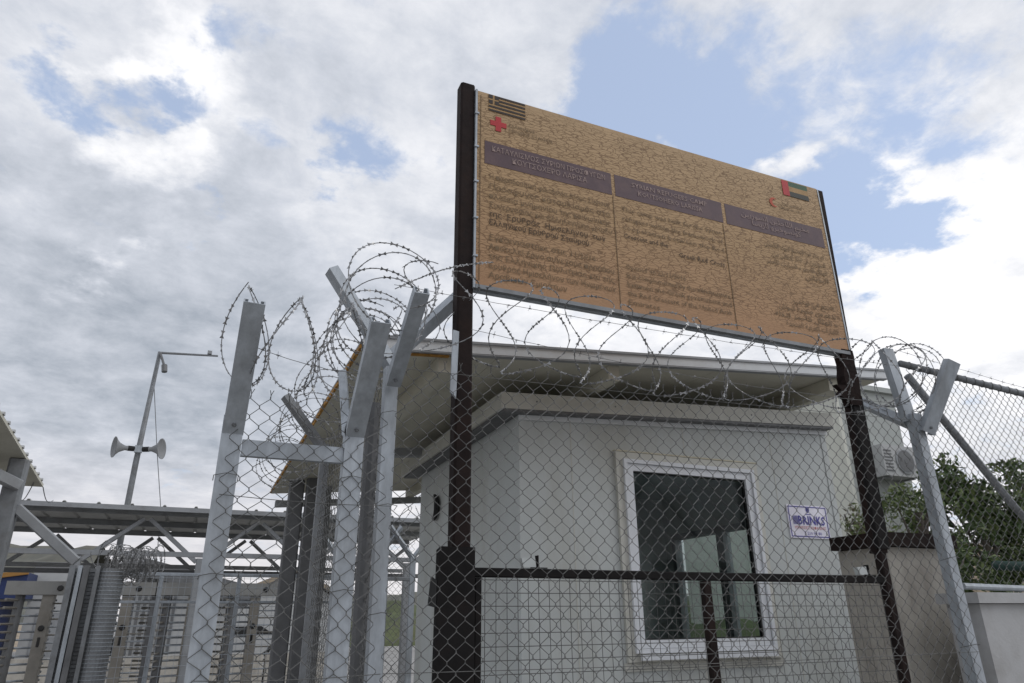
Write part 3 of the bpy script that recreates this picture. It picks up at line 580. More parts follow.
# right wall has a window between Y 5.0 and 6.62
MB().box((X1 - T, Y0 + T + .001, ZB), (X1, 5.05, 3.1)).box((X1 - T, 6.66, ZB), (X1, Y1 - T - .001, 3.1)).box((X1 - T, 5.05, 2.46), (X1, 6.66, 3.1)).box((X1 - T, 5.05, ZB), (X1, 6.66, 1.25)).build('wall', 'wall', booth)
MB().box((X0 + T, Y0 + T, ZB + .001), (X1 - T, Y1 - T, ZB + .12)).build('floor', 'grey', booth)
MB().box((X0 + T + .002, Y0 + T + .002, 2.86), (X1 - T - .002, Y1 - T - .002, 2.90)).build('ceiling', 'grey', booth)
MB().box((X0 - .1, Y0 - .1, 0), (X1 + .1, Y1 + .1, ZB - .002)).build('plinth', 'conc', booth)
# corner profiles
MB().box((X0 - .006, Y0 - .006, ZB), (X0 + .05, Y0 - .001, zr(X0))).build('corner_trim', 'wall', booth)
MB().box((X0 - .006, Y0 - .001, ZB), (X0 - .001, Y0 + .05, zr(X0))).build('corner_trim', 'wall', booth)
MB().box((X1 - .05, Y0 - .006, ZB), (X1 + .006, Y0 - .001, zr(X1) - .003)).build('corner_trim', 'wall', booth)
# roof slab with trim boards
def slab(x0, x1, y0, y1, zf0, th): 
    return MB().loft([[V3((x0, y0, zf0(x0))), V3((x1, y0, zf0(x1))), V3((x1, y1, zf0(x1))), V3((x0, y1, zf0(x0)))], [V3((x0, y0, zf0(x0) + th)), V3((x1, y0, zf0(x1) + th)), V3((x1, y1, zf0(x1) + th)), V3((x0, y1, zf0(x0) + th))]])
roof = slab(1.80, 4.88, 4.33, 6.98, lambda x: zr(x) + .004, .105).build('roof', 'trim', booth)
slab(1.777, 4.905, 4.300, 4.328, zr, .118).build('trim_board', 'trim', booth)
slab(1.775, 1.799, 4.329, 7.00, zr, .118).build('trim_board', 'trim', booth)
slab(X0 - .012, X1 + .02, Y0 - .02, Y0 - .007, lambda x: zr(x) - .055, .036).build('gasket_strip', 'fascia', booth)
slab(1.80, 4.90, 4.306, Y0 - .008, lambda x: zr(x) - .018, .016).build('shade_strip', 'steel_dk', booth)  # dark strip drawn as the shaded gap beneath the front trim, no real part
slab(1.803, X0 - .008, Y0, 6.98, lambda x: zr(x) - .018, .016).build('shade_strip', 'steel_dk', booth)  # same painted shade under the left overhang
slab(4.882, 4.905, 4.329, 7.00, zr, .118).build('trim_board', 'trim', booth)
for x, z0, z1 in ((3.36, 2.772, zr(3.36) - .05), (3.36, ZB, 1.268), (2.36, ZB, zr(2.36) - .05), (4.24, ZB, zr(4.24) - .05)): MB().box((x, Y0 - .0025, z0), (x + .006, Y0 - .0005, z1)).build('panel_joint', 'trim', booth)
for x in (2.05, 2.7, 3.3, 4.0, 4.7): MB().lathe((x, 4.2995, zr(x) + .06), (0, -1, 0), [(0, .007), (.003, .005)], 8).build('screw', 'steel_dk', booth)
for y in (Y0 + 1.2, ): MB().box((X0 - .004, y, ZB), (X0 - .001, y + .012, 2.9)).build('panel_joint', 'trim', booth)
# window
win = MB()
def ring(x0, x1, z0, z1, w, y0, y1, name, m, par):
    b = MB(); b.box((x0, y0, z0), (x0 + w, y1, z1)); b.box((x1 - w, y0, z0), (x1, y1, z1)); b.box((x0 + w, y0, z0), (x1 - w, y1, z0 + w)); b.box((x0 + w, y0, z1 - w), (x1 - w, y1, z1)); return b.build(name, m, par)
wo = ring(2.72, 4.045, 1.325, 2.755, .075, Y0 - .028, Y0 - .001, 'window', 'trim', booth)
MB().box((2.715, Y0 - .032, 2.757), (4.05, Y0 - .001, 2.767)).build('sealant', 'seal', wo)
ring(2.776, 3.990, 1.380, 2.70, .028, Y0 - .05, Y0 + .012, 'casing', 'pvc', wo)
ring(2.806, 3.960, 1.410, 2.67, .052, Y0 - .034, Y0 + .035, 'frame', 'pvc', wo)
MB().box((2.80, Y0 - .075, 1.338), (3.965, Y0 - .052, 1.372)).build('sill', 'pvc', wo)
MB().box((2.70, Y0 - .012, 1.27), (4.065, Y0 - .001, 1.322)).build('apron', 'trim', wo)
ring(2.8585, 3.9075, 1.4625, 2.6175, .008, Y0 - .012, Y0 + .02, 'gasket', 'rubber', wo)
MB().box((2.867, Y0 + .0, 1.471), (3.899, Y0 + .006, 2.609)).build('pane', 'glass', wo)
# side window (seen through the front pane)
b = MB(); xx = X1 - T - .01
for (a_, c_) in ((5.05, 5.11), (5.79, 5.90), (6.60, 6.66)): b.box((xx, a_, 1.25), (X1 + .01, c_, 2.46))
b.box((xx, 5.11, 1.25), (X1 + .01, 6.60, 1.31)); b.box((xx, 5.11, 2.40), (X1 + .01, 6.60, 2.46))
w2o = b.build('window', 'steel', booth)
for (a_, c_) in ((5.11, 5.79), (5.90, 6.60)): MB().box((X1 - .03, a_, 1.31), (X1 - .025, c_, 2.40)).build('pane', 'glass', w2o)
# round vent hood on the left wall
vo = MB(); vo.lathe((X0 - .001, 6.33, 2.57), (-1, 0, 0), [(0, .115), (.015, .115), (.03, .105), (.05, .10), (.055, .06)], 24); vo = vo.build('vent', 'wall', booth, smooth=False)
b = MB(); arc = [V3((X0 - .045, 6.33 + .10 * cos(radians(a)), 2.57 + .10 * sin(radians(a)))) for a in range(-110, 111, 10)]
b.tube([V3((X0 - .03, 6.33 - .115 * cos(radians(a)), 2.57 + .115 * sin(radians(a)))) for a in range(-80, 81, 10)], [.006 + .022 * cos(radians(a)) for a in range(-80, 81, 10)], 8); b.build('vent_hood', 'rubber', vo)
for o_ in (): pass
# label
plq = thing('company_sign', 'white security company plate with blue border and lettering right of the window', 'sign', (4.53, Y0, 2.3))
PX0, PX1, PZ0, PZ1 = 4.315, 4.74, 2.19, 2.452
MB().box((PX0, Y0 - .010, PZ0), (PX1, Y0 - .0015, PZ1)).build('plate', 'labelw', plq)
ring(PX0 + .010, PX1 - .010, PZ0 + .010, PZ1 - .010, .007, Y0 - .0125, Y0 - .0105, 'border', 'labelb', plq)
b = MB(); letter(b, 'BRINKS', PX0 + .095, Y0 - .0125, 2.298, .098, .055, .285)
for k in range(4): b.add([V3((PX0 + .048 + k * .013, Y0 - .0125, 2.298)), V3((PX0 + .055 + k * .013, Y0 - .0125, 2.298)), V3((PX0 + .055 + k * .013, Y0 - .0125, 2.366)), V3((PX0 + .048 + k * .013, Y0 - .0125, 2.366))], [(0, 1, 2, 3)])
letter(b, 'Τ 210 94 80', PX0 + .14, Y0 - .0125, 2.217, .036, .01, .19)
b.build('lettering', 'labelb', plq, 'stuff')
b = MB(); letter(b, 'ΥΠΗΡΕΣΙΕΣ ΑΣΦΑΛΕΙΑΣ', PX0 + .05, Y0 - .0125, 2.262, .030, .01, .335); b.build('lettering', 'labelr', plq, 'stuff')
b = MB(); cx, cz2 = PX0 + .215, 2.413
b.add([V3((cx + x, Y0 - .0125, cz2 + z)) for x, z in ((-.018, .018), (.018, .018), (.018, -.006), (0, -.024), (-.018, -.006))], [(0, 4, 3, 2, 1)]); b.add([V3((cx + x, Y0 - .0125, cz2 - .03 + z)) for x, z in ((-.03, 0), (.03, 0), (.03, -.006), (-.03, -.006))], [(0, 1, 2, 3)]); b.build('emblem', 'labelb', plq)
# things inside: desk, monitor, chair
dk = thing('desk', 'dark desk inside the booth behind the window', 'desk', (3.1, 5.2, ZB))
MB().box((2.3, 4.95, .98), (3.7, 5.55, 1.02)).build('desk_top', 'grey', dk)
for x in (2.34, 3.64):
    for y in (5.0, 5.5): MB().box((x, y, ZB + .05), (x + .04, y + .04, .979)).build('leg', 'dark', dk)
mo = thing('monitor', 'dark monitor standing on the desk inside the booth', 'monitor', (2.98, 5.2, 1.02))
MB().box((2.72, 5.18, 1.14), (3.18, 5.21, 1.44)).build('screen', 'rubber', mo); MB().box((2.92, 5.19, 1.04), (2.98, 5.22, 1.139)).box((2.85, 5.12, 1.021), (3.05, 5.28, 1.039)).build('stand', 'rubber', mo)
ch = thing('office_chair', 'dark office chair behind the booth window', 'chair', (3.35, 5.9, ZB))
b = MB(); b.loft([[V3((3.35 + sx * w_, 5.9 + sy * .03, z)) for sx, sy in ((-1, -1), (1, -1), (1, 1), (-1, 1))] for z, w_ in ((1.1, .15), (1.2, .2), (1.45, .21), (1.58, .17), (1.62, .10))]); b.build('backrest', 'rubber', ch)
MB().lathe((3.35, 5.7, .75), (0, 0, 1), [(0, .1), (.02, .22), (.07, .24), (.09, .2)], 16).build('seat', 'rubber', ch)
MB().tube([(3.35, 5.7, ZB + .06), (3.35, 5.7, .749)], .03, 8).build('stem', 'dark', ch)
MB().bar((3.35, 5.75, .78), (3.35, 5.92, 1.12), .05, .02, (0, 0, 1)).build('back_support', 'dark', ch)

for o_ in (dk, mo, ch): o_.location.z += .08
ch.location.x -= .5; ch.location.y -= .3

# ---------------------------------------------------------------- canopy roof over the booth
canopy = thing('canopy', 'broad cream sandwich panel canopy over the booth with orange foam showing on its cut edge', 'canopy', (3, 6.7, 0))
CX0, CX1, CY0, CY1 = .728, 5.22, 3.95, 9.56
def zc_(x): return 3.135 + (x - .728) * .082
joints = [CX0 + (CX1 - CX0) * k / 5 for k in range(6)]
for k in range(5):
    a_, c_ = joints[k] + (.002 if k else 0), joints[k + 1] - .002
    slab(a_, c_, CY0, CY1, zc_, .055).build('roof_panel', 'cream', canopy)
slab(CX0 - .006, CX1 + .006, CY0 - .018, CY0 - .001, lambda x: zc_(x) - .002, .074).build('fascia', 'fascia', canopy)
slab(CX0 - .006, CX1 + .006, CY0 - .030, CY0 - .0185, lambda x: zc_(x) + .060, .016).build('drip_edge', 'steel', canopy)
slab(CX0 - .006, CX1 + .006, CY0 - .016, CY0 + .03, lambda x: zc_(x) - .012, .0095).build('soffit_lip', 'steel', canopy)
slab(CX0, CX1, CY0, CY1, lambda x: zc_(x) + .057, .012).build('roof_sheet', 'steel', canopy)
# ragged foam edge
b = MB(); rows = []; n = 150
for k in range(n + 1):
    y = CY0 + .02 + (CY1 - CY0 - .03) * k / n; e1 = .016 + .012 * noise.noise(V3((y * 4, 0, 0))) + .010 * noise.noise(V3((y * 17, 1, 0)))
    z0 = zc_(CX0); rows.append([V3((CX0 - .001, y, z0 + .002)), V3((CX0 - e1, y, z0 + .004)), V3((CX0 - e1 * 1.15, y, z0 + .024 + .01 * noise.noise(V3((y * 9, 3, 0))))), V3((CX0 - .001, y, z0 + .040))])
b.loft(rows); b.build('foam_edge', 'foam', canopy)
slab(CX0 - .012, CX0 - .001, CY0, CY1, lambda x: zc_(CX0) + .041, .014).build('edge_strip', 'steel', canopy)
# foam strip left on the underside near the front edge
MB().loft([[V3((x, 3.962 + .0 * x, zc_(x) - .0225 - .004 * noise.noise(V3((x * 30, 0, 0))))), V3((x, 3.99, zc_(x) - .0225)), V3((x, 3.99, zc_(x) - .0125)), V3((x, 3.962, zc_(x) - .0125))] for x in [1.02 + .02 * k for k in range(14)]]).build('foam_strip', 'foam', canopy)
MB().loft([[V3((x, 7.0 - .01 * noise.noise(V3((x * 20, 0, 3))), zc_(x) - .016)), V3((x, 7.05, zc_(x) - .016)), V3((x, 7.05, zc_(x) - .002)), V3((x, 7.0, zc_(x) - .002))] for x in [.73 + .03 * k for k in range(12)]]).build('foam_strip', 'foam', canopy)
for bx in (1.27, 2.53, 4.66):
    MB().loft([[V3((bx - .045, y, zc_(bx) - .11)), V3((bx + .045, y, zc_(bx) - .11)), V3((bx + .045, y, zc_(bx + .045) - .003)), V3((bx - .045, y, zc_(bx - .045) - .003))] for y in (4.02, 9.5)]).build('beam', 'cream', canopy)
for yy in (6.25, 9.40):
    slab(CX0 + .05, CX1 - .05, yy, yy + .09, lambda x: zc_(x) - .19, .078).build('cross_beam', 'steel', canopy)
for k, (x, wd) in enumerate(((.93, .17), (1.09, .12), (1.245, .12))):
    MB().bar((x, 8.6 - k * .1, 0), (x, 8.6 - k * .1, zc_(x) - (.112 if abs(x - 1.27) < .08 else .003)), wd, .12, (0, 1, 0)).build('column', 'steel_dk', canopy)
for x in (4.66,): MB().bar((x + .38, 9.3, 0), (x + .38, 9.3, zc_(x) - .192), .12, .12, (0, 1, 0)).build('column', 'steel', canopy)

# ---------------------------------------------------------------- concrete pier right of the booth
pier = thing('concrete_pier', 'stained tan concrete pier with a dark steel channel on its top', 'pier', (4.15, 3.7, 0))
b = MB(); px0, px1, py0, py1 = 3.885, 4.44, 3.2, 3.56
rings = []
for z in [0, .4, .8, 1.2, 1.6, 2.0]:
    j = .006 * noise.noise(V3((z * 3, 4, 4))); rings.append([V3((px0 + .02 + j, py0, z)), V3((px1 - .02, py0 + j, z)), V3((px1, py0 + .02, z)), V3((px1, py1, z)), V3((px0 + j, py1, z)), V3((px0 + j, py0 + .02, z))])
b.loft(rings).build('shaft', 'conc', pier)
MB().box((px0 - .06, py0 - .05, 2.003), (px1 + .05, py0 + .07, 2.085)).build('channel', 'brown', pier)
MB().box((px0 - .06, py0 + .072, 2.003), (px0 + .06, py1, 2.085)).build('channel', 'brown', pier)
MB().box((px0 + .062, py0 + .072, 2.002), (px1 + .02, py1, 2.06)).build('cap', 'conc', pier)

# ---------------------------------------------------------------- building behind, right
hb = thing('building', 'tall plain two storey building behind the booth with one cream side wall toned as lit', 'building', (12, 11, 0))
bp = at(843, 440, Y=9)
MB().box((bp.x, 9, 0), (11.99, 14, 5.60)).build('wall', 'facade', hb)
MB().box((bp.x - .004, 9.001, 0), (bp.x - .0005, 14, 5.60)).build('side_wall', 'cream_lit', hb, label='cream side wall with side light put into its colour')  # cream made lighter than the front: sky light from the left painted in
MB().box((bp.x - .05, 8.96, 0), (bp.x + .03, 9.0 - .001, 5.58)).build('corner_pilaster', 'cream_lit', hb)
MB().box((bp.x - .12, 8.92, 5.602), (12.04, 14.06, 5.70)).build('parapet', 'facade', hb)
ac = at(896, 462, Y=8.75)
af = MB().box((ac.x - .42, 8.66, ac.z - .28), (ac.x + .42, 8.99, ac.z + .28)).build('air_conditioner', 'white', hb)
MB().lathe((ac.x + .12, 8.659, ac.z), (0, -1, 0), [(0, .23), (.015, .235), (.02, .21)], 24).build('fan_ring', 'steel', af)
MB().lathe((ac.x + .12, 8.638, ac.z), (0, -1, 0), [(0, .2), (.004, .2), (.006, .05), (.012, .045)], 24).build('fan_grille', 'steel_dk', af)
for k in range(7): MB().box((ac.x - .38, 8.65, ac.z - .2 + k * .06), (ac.x - .2, 8.659, ac.z - .175 + k * .06)).build('louvre', 'steel_dk', af)
for sx in (-.3, .3): MB().bar((ac.x + sx, 8.66, ac.z - .30), (ac.x + sx, 8.999, ac.z - .30), .03, .03).build('bracket', 'steel', af)

# ---------------------------------------------------------------- trees and shrubs
def foliage(b, c, rad, n, size, seed, hollow=.25, mi=None):
    rr = random.Random(seed); c = V3(c); clumps = [(V3((rr.gauss(0, .5), rr.gauss(0, .5), rr.gauss(0, .45))), rr.uniform(.28, .5)) for _ in range(16)]
    for i in range(n):
        k, kr = rr.choice(clumps); d = V3((rr.gauss(0, 1), rr.gauss(0, 1), rr.gauss(0, 1))).normalized() * kr * rr.uniform(.3, 1.05)
        p = k + d
        if p.length > 1.15: p *= 1.15 / p.length
        p = c + V3((p.x * rad[0], p.y * rad[1], p.z * rad[2]))
        if noise.noise(p * 2.2) < -hollow: continue
        s = size * rr.uniform(.6, 1.3); u = V3((rr.gauss(0, 1), rr.gauss(0, 1), rr.gauss(0, 1))).normalized(); w = u.cross(V3((rr.gauss(0, 1), rr.gauss(0, 1), rr.gauss(0, 1)))).normalized()
        b.m = 0 if rr.random() < .62 else 1
        b.add([p - u * s, p - u * .2 * s + w * s * .38, p + u * s, p - u * .2 * s - w * s * .38], [(0, 1, 2, 3)])
    b.m = 0; return b
def tree(name, label, cat, base, h, rad, n, size, seed, leaves=('leaf', 'leaf2'), group=None, zc=None):
    t = thing(name, label, cat, base, group); base = V3(base); zc = zc or h - rad[2]
    b = MB(); top = base + V3((.1, .05, zc)); b.tube([base, base.lerp(top, .5) + V3((.04, .03, 0)), top], [.14 * rad[0] / 1.2, .10 * rad[0] / 1.2, .05], 8); b.build('trunk', 'bark', t)
    rr = random.Random(seed)
    for k in range(6):
        a = rr.uniform(0, 6.28); q = top + V3((cos(a) * rad[0] * .7, sin(a) * rad[1] * .7, rr.uniform(-.2, .7) * rad[2])); s0 = base.lerp(top, rr.uniform(.55, .95))
        MB().tube([s0, s0.lerp(q, .5) + V3((0, 0, .1)), q], [.04, .025, .01], 6).build('branch', 'bark', t)
    foliage(MB(), base + V3((0, 0, zc)), rad, n, size, seed).build('crown', list(leaves), t, 'stuff')
    return t
tree('tree', 'dense dark green tree behind the right hand fence', 'tree', (11.5, 7.6, 0), 4.0, (.92, .9, 1.08), 9500, .072, 3, zc=2.93)
tree('tree', 'sparser tree with sky showing through at the right edge', 'tree', (12.9, 7.7, 0), 4.2, (.85, .7, .55), 1300, .065, 5, zc=3.5)
tree('shrub', 'small leafy shrub between the booth and the dark post', 'shrub', (7.62, 6.5, 0), 2.9, (.36, .35, .36), 700, .04, 7, ('leaf2', 'leaf3'), zc=2.62)
tree('shrub', 'scraggly shrub below the air conditioner beside the fence post', 'shrub', (8.62, 6.5, 0), 3.2, (.42, .4, .42), 1000, .04, 9, ('leaf2', 'leaf'), zc=2.88)
tree('shrub', 'low dark shrub behind the concrete pier', 'shrub', (9.7, 7.0, 0), 2.5, (.7, .6, .75), 2500, .055, 11, zc=1.85)
bk = thing('earth_bank', 'tan stone faced bank beyond the tree at the right edge', 'wall', (16, 9.4, 0))
b = MB(); n = 40; rows = []
for k in range(n + 1):
    x = 12.6 + 9 * k / n; h = 3.0 + .25 * noise.noise(V3((x, 1, 1))); rows.append([V3((x, 9.3 + .1 * noise.noise(V3((x * 3, 0, 0))), 0)), V3((x, 9.5 + .1 * noise.noise(V3((x * 3, 4, 0))), h * .6)), V3((x, 9.8, h)), V3((x, 12, h)), V3((x, 12, 0))])
b.loft(rows).build('bank', 'tan', bk)
gp = thing('pipe', 'dark green horizontal pipe rail at the right edge', 'pipe', (12.2, 7, 0))
pz = at(1015, 566, Y=5.2)
MB().tube([(7.95, 5.2, pz.z), (11, 5.2, pz.z)], .05, 12).build('rail', 'green', gp, smooth=True)
for x in (9.4, 10.9): MB().tube([(x, 5.2, 0), (x, 5.2, pz.z - .05)], .04, 10).build('post', 'green', gp)

# ---------------------------------------------------------------- loudspeaker mast
YL = 18.0
mast = thing('loudspeaker_mast', 'tall thin mast with two grey horn loudspeakers and a long side arm', 'mast', (-1.66, YL, 0))
tp = at(160, 352, Y=YL); p1 = at(128, 503, Y=YL)
MB().tube([(-1.68, YL, 0), (-1.67, YL, 5.0), (tp.x, YL, tp.z)], [.07, .065, .045], 10).build('pole', 'galv_dark', mast, smooth=True)
ar = at(218, 356, Y=YL)
MB().tube([(tp.x, YL, tp.z - .02), (ar.x, YL, ar.z)], [.032, .025], 8).build('arm', 'galv_dark', mast)
MB().box((ar.x - .25, YL - .05, ar.z + .02), (ar.x - .15, YL + .05, ar.z + .10)).build('lamp', 'steel', mast)
cb = MB(); cb.tube([(tp.x + .02, YL - .05, tp.z - .05), (tp.x + .17, YL - .25, tp.z - .42)], .028, 8).tube([(tp.x + .17, YL - .25, tp.z - .40), (tp.x + .20, YL - .28, tp.z - .58)], .065, 8); cb.build('camera', 'steel_dk', mast)
hz_ = at(141, 450, Y=YL).z
for sx in (-1, 1):
    mb = MB().lathe((-1.66 + sx * .10, YL - .08, hz_), (sx, -.35, .05 * sx), [(0, .055), (.16, .055), (.17, .05), (.22, .07), (.30, .11), (.36, .17), (.40, .235), (.415, .24), (.40, .22), (.33, .12)], 24)
    ho = mb.build('horn', 'horn', mast, smooth=True)
    MB().lathe((-1.66 + sx * .09, YL - .08, hz_), (sx, -.35, .05 * sx), [(0, .06), (.13, .062), (.14, .05)], 12).build('driver', 'rubber', ho)
MB().box((-1.74, YL - .12, hz_ - .08), (-1.58, YL - .03, hz_ + .08)).build('clamp', 'galv', mast)
wv = [at(154, 395, Y=YL), at(157, 450, Y=YL), at(161, 512, Y=YL)]
tag(MB().tube([V3((tp.x + .02, YL, tp.z - .9)), wv[1], wv[2], V3((wv[2].x + .3, YL, 0))], .008, 4).build('cable', 'steel_dk'), 'thin cable hanging from the loudspeaker mast', 'cable')

# ---------------------------------------------------------------- far canopy with strut columns
fc = thing('steel_shelter', 'long flat shelter roof on branching steel struts behind the turnstiles', 'shelter', (-1, 15, 0))
FZ = 3.36; FX0, FX1, FY0, FY1 = -7.5, 4.6, 13.3, 17.2
nr = 46
for k in range(nr):
    x = FX0 + (FX1 - FX0) * (k + .5) / nr
b = MB(); prof = []
k = 0; x = FX0
while x < FX1:
    prof += [(x, FZ + .06), (x + .42, FZ + .06), (x + .44, FZ + .09), (x + .47, FZ + .09)]; x += .49
top = [V3((x, FY0, z)) for x, z in prof]; 
ringA = [V3((x, FY0, z)) for x, z in prof] + [V3((x, FY0, z - .012)) for x, z in reversed(prof)]
ringB = [p + V3((0, FY1 - FY0, 0)) for p in ringA]
b.loft([ringA, ringB]); b.build('corrugated_roof', 'corr', fc)
MB().box((FX0, FY0 - .03, FZ - .02), (FX1, FY0 - .002, FZ + .055)).build('fascia', 'steel', fc)
for y in (13.6, 15.3, 17.0): MB().box((FX0, y, FZ - .05), (FX1, y + .06, FZ + .045)).build('purlin', 'steel', fc)
cxs = [at(80, 545, Y=13.6).x + k * 1.83 for k in range(-2, 4)]
for ri, y in enumerate((13.65, 16.8)):
    for cx in cxs:
        MB().bar((cx, y, 0), (cx, y, 2.62), .11, .11, (0, 1, 0)).build('column', 'steel', fc)
        for sx in (-1, 1): MB().bar((cx + sx * .05, y, 2.56), (cx + sx * .87, y, FZ - .11), .07, .07, (0, 1, 0)).build('strut', 'steel', fc)
    MB().box((FX0 + .2, y - .04, 2.64), (FX1 - .2, y + .04, 2.72)).build('tie_beam', 'steel', fc)
MB().box((FX0 + .2, 15.2, 2.44), (FX1 - .2, 15.28, 2.52)).build('tie_beam', 'steel_dk', fc)

# near left shelter corner
nl = thing('shelter_roof', 'tilted shelter roof corner with ribbed edge at the left edge of the picture', 'shelter', (-2.6, 9, 0))
P = at(43, 487, Z=3.2); xl = P.x
def zn(y): return 3.2 + (P.y - y) * .0975
b = MB(); b.loft([[V3((xl, y, zn(y))), V3((xl, y, zn(y) + .035)), V3((xl - 4, y, zn(y) + .035)), V3((xl - 4, y, zn(y)))] for y in (5.5, P.y)]); b.build('roof_panel', 'cream', nl)
b = MB(); y = 5.55
while y < P.y - .05:
    MB().loft([[V3((xl + .012, y + d, zn(y + d) + .036)), V3((xl - 4, y + d, zn(y + d) + .036)), V3((xl - 4, y + d, zn(y) + .036 + h)), V3((xl + .012, y + d, zn(y) + .036 + h))] for d, h in ((0, .001), (.015, .024), (.05, .024), (.065, .001))]).build('roof_rib', 'white', nl); y += .26
colx = at(10, 500, Y=9.3)
MB().bar((colx.x, 9.3, 0), (colx.x, 9.3, zn(9.3) - .002), .18, .18, (0, 1, 0)).build('column', 'galv_dark', nl)
bq = at(76, 562, Y=9.3); bs = at(17, 508, Y=9.3)
MB().bar(bs, bq, .11, .11, (0, 1, 0)).build('brace', 'steel', nl)
bt = at(0, 468, Y=9.1); bu = at(20, 490, Y=9.3)
MB().bar(V3((bt.x - 1.2, 8.2, bt.z + .42)), V3((bu.x, 9.2, bu.z + .03)), .10, .12).build('strut', 'steel', nl)
MB().box((xl - 4, 9.22, zn(9.3) - .16), (xl - .35, 9.38, zn(9.38) - .003)).build('beam', 'steel_dk', nl)

# ---------------------------------------------------------------- turnstiles
def turnstile(x, y, label, first=None):
    t = thing('turnstile', label, 'turnstile', (x, y, 0), 'full height turnstiles in a row')
    hz0 = 1.6 + (2.06 - 1.6)
    MB().box((x - .62, y - .16, 2.03), (x + .40, y + .16, 2.235)).build('header', 'header', t)
    MB().lathe((x + .13, y - .161, 2.13), (0, -1, 0), [(0, .045), (.01, .045), (.012, .035)], 14).build('lamp', 'lens', t)
    pl = MB().box((x - .10, y - .12, 0), (x + .06, y + .12, 2.028)).build('reader_pillar', 'tubes', t)
    MB().lathe((x - .02, y - .121, 1.53), (0, -1, 0), [(0, .045), (.012, .045), (.014, .03)], 14).build('indicator', 'red' if x < -4 else 'lens', pl)
    MB().box((x - .04, y - .13, 1.26), (x - .0, y - .121, 1.40)).build('reader_slot', 'lens', pl)
    MB().tube([(x - .42, y, 0), (x - .42, y, 2.028)], .07, 12).build('rotor_column', 'steel_dk', t)
    for k in range(15):      # fixed comb of bars beside the rotor
        z = .25 + k * .118
        MB().tube([(x + .06, y + .02, z), (x + .335, y + .02, z)], .014, 6).build('comb_bar', 'galv' if k % 2 else 'tubes', t)
    for k in range(15):
        z = .30 + k * .118
        for w_ in range(3):
            a = radians(20 + 120 * w_); MB().tube([(x - .42 + .07 * cos(a), y + .07 * sin(a), z), (x - .42 + .52 * cos(a), y + .52 * sin(a), z)], .019, 6).build('arm_bar', 'tubes' if w_ else 'galv', t)
    MB().box((x + .34, y - .05, 0), (x + .40, y + .05, 2.028)).build('frame_post', 'steel_dk', t)
YT = 14.0
for px_, lab in ((44, 'leftmost full height turnstile, partly hidden by the galvanised drum guard'), (124, 'turnstile just right of the galvanised drum guard'), (190, 'turnstile hidden mostly behind the leftmost fence post'), (253, 'turnstile seen between the two leftmost fence posts')):
    turnstile(at(px_, 628, Y=YT).x, YT, lab)

# welded mesh security fence in front of the turnstiles
wf = thing('mesh_fence', 'grey welded mesh fence panel with thin posts in front of the turnstiles', 'fence', (-.4, 10, 0))
ya = 10.0; zt = at(140, 574, Y=ya).z; zm = at(140, 602, Y=ya).z; xa_, xb_ = at(84, 574, Y=ya).x, at(215, 574, Y=ya).x + 2.2
MB().bar((xa_, ya, zt), (xb_, ya, zt), .04, .04).build('rail', 'galv', wf)
MB().bar((xa_, ya, zm), (xb_, ya, zm), .03, .03).build('rail', 'galv', wf)
for x in (at(162, 576, Y=ya).x, at(240, 576, Y=ya).x, at(300, 576, Y=ya).x, xb_): MB().bar((x, ya, 0), (x, ya, zt - .021), .05, .05, (0, 1, 0)).build('post', 'galv', wf)
b = MB(); x = xa_
while x < xb_: b.tube([(x, ya - .03, .3), (x, ya - .03, zt)], .0028, 3, False); x += .075
z = .35
while z < zt: b.tube([(xa_, ya - .034, z), (xb_, ya - .034, z)], .0028, 3, False); z += .11
b.build('welded_mesh', 'galv', wf, 'stuff')

# drum guard: galvanised corrugated mesh cylinder with channel posts
dg = thing('turnstile_guard', 'tall galvanised drum shaped guard with channel posts under tangled razor wire', 'guard', (-.9, 8.3, 0))
gx = at(99.5, 630, Y=8.0).x; gz = at(100, 568, Y=8.0).z
b = MB(); rows = []
for k in range(25):
    a = radians(180 + 180 * k / 24); r_ = .115 + .003 * (k % 2); rows.append([V3((gx + r_ * cos(a), 8.1 + r_ * sin(a), z)) for z in (0, gz)])
b.loft(rows, cap=False, closed=False)
b.build('drum', 'galv_dark', dg)
b = MB()
for k in range(int(gz / .035)): b.tube([V3((gx + .1175 * cos(radians(180 + 15 * j)), 8.1 + .1175 * sin(radians(180 + 15 * j)), .03 + k * .035)) for j in range(13)], .004, 4, False)
b.build('drum_ribs', 'galv', dg, 'stuff')
for px_, ww, mm in ((59.5, .05, 'galv_dark'), (67.5, .035, 'galv'), (74, .05, 'steel_dk'), (86, .035, 'galv_dark')):
    gx2 = at(px_, 630, Y=8.0).x; MB().chan((gx2, 8.0, 0), (gx2, 8.0, gz + .02), ww, .05).build('channel_post', mm, dg)
g0, g1 = at(57, 630, Y=8.0).x, at(86, 630, Y=8.0).x
MB().box((g0, 8.06, 0), (g1, 8.08, gz)).build('back_sheet', 'galv_dark', dg)
b = MB()
for k in range(int(gz / .035)): b.tube([(g0, 8.055, .03 + k * .035), (g1, 8.055, .03 + k * .035)], .006, 4, False)
b.build('sheet_ribs', 'galv_dark', dg, 'stuff')
gy = 8.2
for k, (dx, dy, dz, ax) in enumerate(((0, 0, 0, (1, .1, 0)), (.12, .1, .03, (.6, 1, 0)), (.1, 0, -.06, (1, -.3, .2)), (-.05, .05, .07, (.9, .5, -.1)))):
    c = at(104 , 560, Y=gy)
    razor(helix((c.x + dx, gy + dy, c.z + dz), ax, .17, .46, 11, .02, k, .8, .06, 30 + k), ('tangled heap of razor wire on the drum guard', 'crossing razor wire coil inside the heap on the drum guard', 'lowest razor wire coil of the heap on the drum guard', 'topmost razor wire coil of the heap on the drum guard')[k], 'tangled razor wire heap', .04, .003, 1.6)

